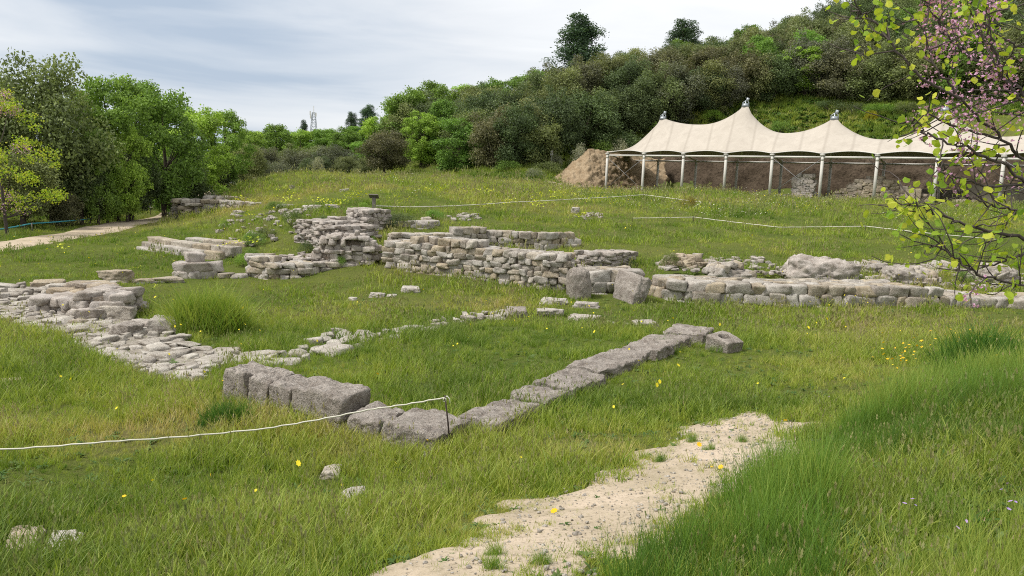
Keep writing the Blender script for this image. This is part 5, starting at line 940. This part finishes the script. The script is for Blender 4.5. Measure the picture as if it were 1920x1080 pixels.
EXA = [(p, min(q[0] for q in p)-.05, max(q[0] for q in p)+.05, min(q[1] for q in p)-.05, max(q[1] for q in p)+.05) for p in EX]
def blocked(x, y):
    b = np.zeros(x.shape, bool)
    for p, x0, x1, y0, y1 in EXA:
        i = np.nonzero((x > x0) & (x < x1) & (y > y0) & (y < y1) & ~b)[0]
        if len(i): b[i] |= inpoly(x[i], y[i], p)
    return b
def ground_pts(n, y0, y1, dens, wide=.80, seed=0, extra=.9):
    """points over the view wedge y0..y1 with dens(y) per square metre"""
    rr = np.random.default_rng(seed); ys = np.linspace(y0, y1, 400); wd = 2*(ys*wide+extra); pdf = wd*dens(ys); c = np.cumsum(pdf); tot = c[-1]*(ys[1]-ys[0]); n = int(tot); y = np.interp(rr.random(n), c/c[-1], ys); x = rr.uniform(-1, 1, n)*(y*wide+extra); return x, y
PWL = PW+[PW[0]]
def pedge(x, y): d = pdist(x+.42*fbm2(x, y, .5, 3, 31), y+.42*fbm2(x, y, .5, 3, 38), PWL); return np.where(pathd(x, y), d, -d)      # metres inside the path edge, negative outside
def pathd(x, y, jit=.45): return inpoly(x+jit*fbm2(x, y, .5, 3, 31), y+jit*fbm2(x, y, .5, 3, 38), PW)
GM = [blade_mesh('g%d' % i, i, 12, .17, .0095, .075, .6, 'grass') for i in range(6)]+[blade_mesh('gs%d' % i, 30+i, 4, .27, .0026, .06, .45, 'seed', 3, .016) for i in range(3)]
GW = np.array([1.]*6+[.42]*3); GW /= GW.sum()
def fieldh(x, y): return np.clip(.76+.75*fbm2(x, y, 1.2, 3, 61)+.35*fbm2(x, y, 6, 2, 62), .3, 1.8)
def near_grass():
    dens = lambda y: np.clip(330*(6/np.maximum(y, 3))**1.25, 40, 520); x, y = ground_pts(0, 1.2, 16, dens, .76, 1, 1.2); rr = np.random.default_rng(4)
    keep = ~blocked(x, y); p = pathd(x, y); pe = pedge(x, y); pn = fbm2(x, y, .42, 3, 88); pk = np.exp(-np.maximum(pe, 0)/.16)*.8+np.clip((pn+.0)*3.2, 0, .7)*np.exp(-np.maximum(pe, 0)/1.5); keep &= (rr.random(len(x)) < pk); pv = inpoly(x, y, FA) | inpoly(x, y, FB); keep &= ~pv | ((rr.random(len(x)) < .35) & (fbm2(x, y, .5, 2, 89) > .05))
    th = np.zeros(len(x), bool)
    for q in (FC, FD): th |= inpoly(x, y, q)
    keep &= ~th | (rr.random(len(x)) < .4); x, y, p, pv, pe = x[keep], y[keep], p[keep], pv[keep], pe[keep]; z = H(x, y)
    ed = pathd(x, y, .9) ; sc = fieldh(x, y)*rr.uniform(.7, 1.3, len(x))*np.clip(.72-pe*1.1, .42, 1)*np.where(pv, .6, 1)*(1+.02*y)
    inn = np.exp(-(((x-.3)/2.2)**2+((y-9.5)/2.5)**2)); t_ = dryness(x, y)+.06*rr.normal(size=len(x))-.06; scatter('meadow_grass', 'mixed green and straw coloured meadow grass of the foreground', 'grass', x, y, z-.01, sc, np.clip(t_+.08*rr.normal(size=len(x)), 0, 1), GM, GW, .14, 1); print('near', len(x))
near_grass()
GF = [blade_mesh('f%d' % i, 60+i, 10, .22, .024, .17, .55, 'grass', 2) for i in range(5)]+[blade_mesh('fs%d' % i, 80+i, 5, .32, .008, .18, .3, 'seed', 2, .04) for i in range(3)]
FW_ = np.array([1.]*5+[.5]*3); FW_ /= FW_.sum()
def far_grass():
    dens = lambda y: np.clip(44*(15/np.maximum(y, 15))**1.35, 4, 44); x, y = ground_pts(0, 15, 100, dens, .78, 2, 1.); rr = np.random.default_rng(5)
    keep = ~blocked(x, y); rd = inpoly(x+.5*fbm2(x, y, 2, 3, 33), y+.5*fbm2(x, y, 2, 3, 40), RW); keep &= ~rd; u = (np.stack([x, y], 1)-T0); s_ = u@TD/BAY; d_ = u@TN; keep &= ~((s_ > -.3) & (d_ > .4) & (d_ < 13.5)); pv = inpoly(x, y, FA) | inpoly(x, y, FB) | inpoly(x, y, FD); keep &= ~pv | (rr.random(len(x)) < .25)
    x, y = x[keep], y[keep]; z = H(x, y); sc = fieldh(x, y)*rr.uniform(.7, 1.3, len(x))*(.9+.007*y)*np.where(y > 40, 1.3, 1)*np.where((x < -6) & (y < 40), .8, 1)
    scatter('meadow_grass', 'meadow grass covering the mound, the enclosures and the far field', 'grass', x, y, z-.02, sc, np.clip(dryness(x, y)-.05*(y < 35)+.05*rr.normal(size=len(x)), 0, 1), GF, FW_, .12, 2); print('far', len(x))
far_grass()
# tall dark grass on the near right bank and long tufts
WM = [weed_mesh('w%d' % i, 150+i, 9, .11, .011, 'weed') for i in range(4)]
TM = [blade_mesh('t%d' % i, 110+i, 26, .50, .0062, .085, .32, 'tall', 4) for i in range(5)]+[blade_mesh('ts%d' % i, 130+i, 4, .60, .0028, .07, .35, 'seed', 4, .016) for i in range(2)]
TM += [blade_mesh('tt%d' % i, 140+i, 4, .80, .006, .06, .55, 'tall', 5) for i in range(2)]; TW = np.array([1.]*5+[.12]*2+[.16]*2); TW /= TW.sum()
def tall():
    rr = np.random.default_rng(6); P = [(1100, 1190), (1170, 1060), (1260, 1000), (1400, 945), (1500, 900), (1560, 862), (1640, 815), (1700, 775), (1760, 745), (1800, 715), (1990, 690), (2300, 760), (2600, 1100), (2300, 1400), (1500, 1400)]; W = [tuple(G(a, b)[:2]) if b < 1150 else tuple(PZ(a, b, 1.2)[:2]) for a, b in P]
    xs = [p[0] for p in W]; ys = [p[1] for p in W]; n = 26000; x = rr.uniform(min(xs), max(xs), n); y = rr.uniform(max(min(ys), 1.), max(ys), n); q = inpoly(x+.25*fbm2(x, y, .5, 2, 4), y+.25*fbm2(x, y, .5, 2, 9), W) & (np.hypot(x, y) > 1.9); x, y = x[q], y[q]
    k = fbm2(x, y, .8, 2, 14); u, v = proj(np.stack([x, y, H(x, y)], 1)); thin = (u > 1560) & (v > 900); q = (rr.random(len(x)) < np.clip(.72+1.5*k, .12, 1)) & ((~thin) | (rr.random(len(x)) < .45)); x, y, k, thin = x[q], y[q], k[q], thin[q]
    wx, wy = rr.uniform(min(xs), max(xs), 2600), rr.uniform(1.5, 7, 2600); wu, wv = proj(np.stack([wx, wy, H(wx, wy)], 1)); q = inpoly(wx, wy, W) & (((wu > 1560) & (wv > 900)) | (fbm2(wx, wy, .7, 2, 3) > .15)); q = q & (np.hypot(wx, wy) > 2.8) & ((wu > 1560) | (wy > 5)); wx, wy = wx[q], wy[q]
    scatter('broad_weeds', 'leafy olive weeds and thistles in the near right grass', 'weeds', wx, wy, H(wx, wy)+.02, rr.uniform(.6, 1.7, len(wx)), rr.random(len(wx)), WM, None, .35, 15)
    scatter('tall_grass', 'tall dark green grass on the near right bank', 'grass', x, y, H(x, y)-.02, np.clip(.72+.5*k, .4, 1.15)*rr.uniform(.6, 1.15, len(x))*np.where(thin, .6, 1), np.clip(.35+.6*k+.25*thin+.12*rr.normal(size=len(x)), 0, 1), TM, TW, .13, 3); print('tall', len(x))
tall()
def tuft_thing(px, py, rad_px, n, sc, label, name='grass_tussock', ti=.45):
    g = G(px, py); R_ = rad_px*depth(g)/F; rr = np.random.default_rng(int(px+py)); V = []; Fq = []; hg = []; mb = MB(); ms = TM[:5]
    for i in range(n):
        m_ = ms[i % 5]; nv = len(m_.vertices); co = np.empty(nv*3); m_.vertices.foreach_get('co', co); co = co.reshape(-1, 3)*sc*rr.uniform(.6, 1.1); co[:, :2] *= 1.25; a = rr.uniform(0, 6.28); d = R_*math.sqrt(rr.random()); ox, oy = d*math.cos(a), d*.6*math.sin(a); co = rotx(co, -.5*oy/max(R_, .01)*.6+rr.normal()*.1, .5*ox/max(R_, .01)*.6, rr.uniform(0, 6.28)); co[:, 2] *= 1-.45*(d/R_)**2
        mb.add(co+[ox, oy, h1(g[0]+ox, g[1]+oy)-g[2]], [tuple(p.vertices) for p in m_.polygons], float(np.clip(ti+rr.normal()*.2, 0, 1)))
    o = mb.build(name, M['tuft'], None, False); o.location = g; tag(o, label, 'grass tussock', kind='thing')
M['tuft'] = leaf_mat('tussock_blade', [(0, (.05, .13, .02)), (.5, (.13, .25, .03)), (1, (.32, .37, .07))], 'var', False, .35)
tuft_thing(388, 622, 70, 190, 1.95, 'big tussock of long arching grass in the left enclosure', ti=.85)
tuft_thing(425, 795, 44, 50, .75, 'dark grass tussock growing against the tall squared blocks', ti=.2)
tuft_thing(745, 835, 24, 26, .7, 'dark grass tussock in front of the low corner block', ti=.3)
tuft_thing(1835, 712, 70, 170, 1.6, 'dark tall grass tussock at the far end of the right bank', ti=.15)
tuft_thing(1250, 655, 26, 10, .6, 'low tussock between the kerb row and the holed stone', ti=.5)
tuft_thing(1350, 660, 22, 16, .5, 'small tussock growing at the foot of the holed stone', ti=.5)
tuft_thing(1530, 598, 30, 20, .8, 'light green tussock in the meadow before the long wall', ti=.8)
for k, (px, py, r) in enumerate([(1243, 868, 16), (1218, 862, 18), (1265, 808, 16), (1300, 830, 14), (1345, 790, 16), (925, 1045, 16), (1010, 1060, 24), (920, 1070, 18), (1330, 845, 12), (1390, 832, 10)]):
    tuft_thing(px, py, r, 12, .26, ['round tuft on the upper path edge, right of a pair', 'round tuft on the upper path edge, left of a pair', 'tuft at the upper left border of the path', 'small tuft above the pair on the path', 'tuft with narrow leaves near the top of the path', 'small tuft in the middle of the near path', 'wide tuft at the bottom edge of the path', 'tuft in the lower path near the picture bottom', 'little tuft in the middle of the path', 'smallest tuft in the middle of the upper path'][k], ti=.6)
def weeds():
    rr = np.random.default_rng(9); x, y = ground_pts(0, 1.2, 20, lambda y: np.clip(110-y*5, 30, 110), .76, 12, 1.2); keep = ~blocked(x, y); p = pathd(x, y, .45); e_ = pathd(x, y, 1.6) & ~p
    pe = pedge(x, y); pr = np.where(p, .5*np.exp(-pe/.22)+.02, .25+.75*np.exp(pe/.35)); keep &= rr.random(len(x)) < pr; x, y, pe = x[keep], y[keep], pe[keep]
    scatter('low_weeds', 'broad leaved weeds and clover between the grass and on the path edges', 'weeds', x, y, H(x, y)+.005, rr.uniform(.3, 1.05, len(x))*np.where(pe > 0, .5, np.where(pe > -.5, .75, 1)), rr.random(len(x)), WM, None, .15, 5)
weeds()
# flowers
DM = [flower_mesh('d%d' % i, 170+i, 1, 0, .2, .010, 'yellow') for i in range(3)]; SP = [flower_mesh('s%d' % i, 180+i, 22, .15, .34, .030, 'lime', 4) for i in range(3)]; OM = [flower_mesh('o%d' % i, 190+i, 1, 0, .2, .015, 'orange') for i in range(2)]; VM = [flower_mesh('v%d' % i, 195+i, 2, .03, .28, .011, 'mauve', 5) for i in range(2)]; HM = [flower_mesh('h%d' % i, 198+i, 5, .2, .3, .018, 'white', 4) for i in range(2)]
def flowers():
    rr = np.random.default_rng(10)
    x, y = ground_pts(0, 4.6, 30, lambda y: np.full(y.shape, 1.1)*(1.4-y/40), .76, 21); q = ~blocked(x, y) & ~pathd(x, y) & (fbm2(x, y, 1.6, 2, 5) > .02); x, y = x[q], y[q]
    scatter('dandelions', 'scattered small yellow flowers in the grass', 'flowers', x, y, H(x, y)+.02, rr.uniform(.8, 1.5, len(x))*(1+.02*y), rr.random(len(x)), DM, None, .2, 6)
    P = [(1690, 690, 34, 22), (1730, 680, 30, 12), (1670, 700, 12, 10), (1800, 648, 30, 6), (915, 925-200, 0, 0)]; X = []
    for px, py, a, b in P[:4]:
        for _ in range(16): X.append(G(px+rr.normal()*a, py+rr.normal()*b))
    for px, py in [(640, 765), (625, 768), (655, 778), (670, 785), (700, 752), (713, 790), (1478, 838), (1335, 918), (1345, 922), (1330, 880), (432, 930), (352, 1022), (800, 858), (255, 968), (590, 785), (418, 750), (1042, 1078)]: X.append(G(px, py))
    X = np.array(X); scatter('marigolds', 'orange yellow flowers in small groups along the path and by the blocks', 'flowers', X[:, 0], X[:, 1], X[:, 2]+.05, rr.uniform(.7, 1.3, len(X)), rr.random(len(X)), OM, None, .3, 7)
    x, y = ground_pts(0, 26, 66, lambda y: np.full(y.shape, .42), .6, 23); u, v = proj(np.stack([x, y, H(x, y)], 1)); b = np.exp(-((v-378-(u-700)*.006)/13)**2)*((u > 430) & (u < 1330)) ; n_ = fbm2(x, y, 3., 2, 15); q = (rr.random(len(x)) < b*np.clip(.55+2.2*n_, 0, 1)) & ~blocked(x, y); x, y = x[q], y[q]
    scatter('spurge', 'bright yellow green spurge heads dotted over the mound', 'flowers', x, y, H(x, y)-.05, rr.uniform(.7, 1.4, len(x)), rr.random(len(x)), SP, None, .12, 8); print('spurge', len(x))
    X = []
    for px, py in [(455, 384), (530, 366), (548, 380), (545, 390), (600, 396), (480, 420), (432, 480), (645, 400), (625, 402), (915, 400), (955, 393), (1000, 395), (1010, 400), (890, 372), (920, 372), (1000, 388), (1090, 420), (462, 472), (390, 384), (120, 487), (290, 548), (255, 512)]: X.append(G(px, py))
    X = np.array(X); scatter('spurge', 'taller bright yellow spurge clumps near the broken walls', 'flowers', X[:, 0], X[:, 1], X[:, 2], np.where(X[:, 1] > 22, 1.3, .5), rr.random(len(X)), SP, None, .1, 9)
    x, y = ground_pts(0, 34, 75, lambda y: np.full(y.shape, 2.2), .76, 24); u = (np.stack([x, y], 1)-T0); q = (fbm2(x, y, 5, 2, 35) > -.05) & ~((u@TN > .2) & (u@TD > -1)) & ((x > 3) | (rr.random(len(x)) < .3)); x, y = x[q], y[q]
    scatter('pale_flowers', 'tiny cream and yellow flowers over the far meadow', 'flowers', x, y, H(x, y)+.02, rr.uniform(.8, 1.5, len(x)), rr.random(len(x)), HM+[flower_mesh('hy', 5, 5, .2, .3, .02, 'yellow', 4)], None, .12, 10)
    X = []
    for px, py in [(1672, 1022), (1685, 1060), (1770, 1062), (1850, 1048), (1895, 1042), (1760, 1085), (1554, 787), (1390, 940), (1880, 1060)]: X.append(G(px, py))
    X = np.array(X); scatter('mauve_flowers', 'few tiny mauve flowers in the near right grass', 'flowers', X[:, 0], X[:, 1], X[:, 2]+.05, np.full(len(X), .9), rr.random(len(X)), VM, None, .2, 11)
flowers()
# leafy cover on the slopes behind the canopy
def slope_cover():
    rr = np.random.default_rng(14); n = 26000; x = rr.uniform(-8, 75, n); y = rr.uniform(66, 96, n); u = (np.stack([x, y], 1)-T0); q = ~((u@TN > -1) & (u@TN < 14.5) & (u@TD > -1.5)); x, y = x[q], y[q]; px = 960+F*x/y; foot = np.interp(px, [800, 900, 1000, 1100, 1200, 2100], [69, 68, 66, 70, 74, 70]); q = (y > foot) & (px > 860); x, y = x[q], y[q]; z = H(x, y)
    ms = [blade_mesh('c%d' % i, 210+i, 30, .55, .05, .4, .7, 'grass', 2) for i in range(3)]+[weed_mesh('cw%d' % i, 220+i, 30, .6, .08, 'weed') for i in range(3)]
    scatter('slope_scrub', 'rank grass and low scrub on the slope between canopy and wood', 'undergrowth', x, y, z-.03, rr.uniform(.5, 1.3, len(x)), np.clip(.25+.5*fbm2(x, y, 6, 2, 45)+.1*rr.normal(size=len(x)), 0, 1), ms, None, .2, 12)
slope_cover()
print('objects', len(bpy.data.objects))
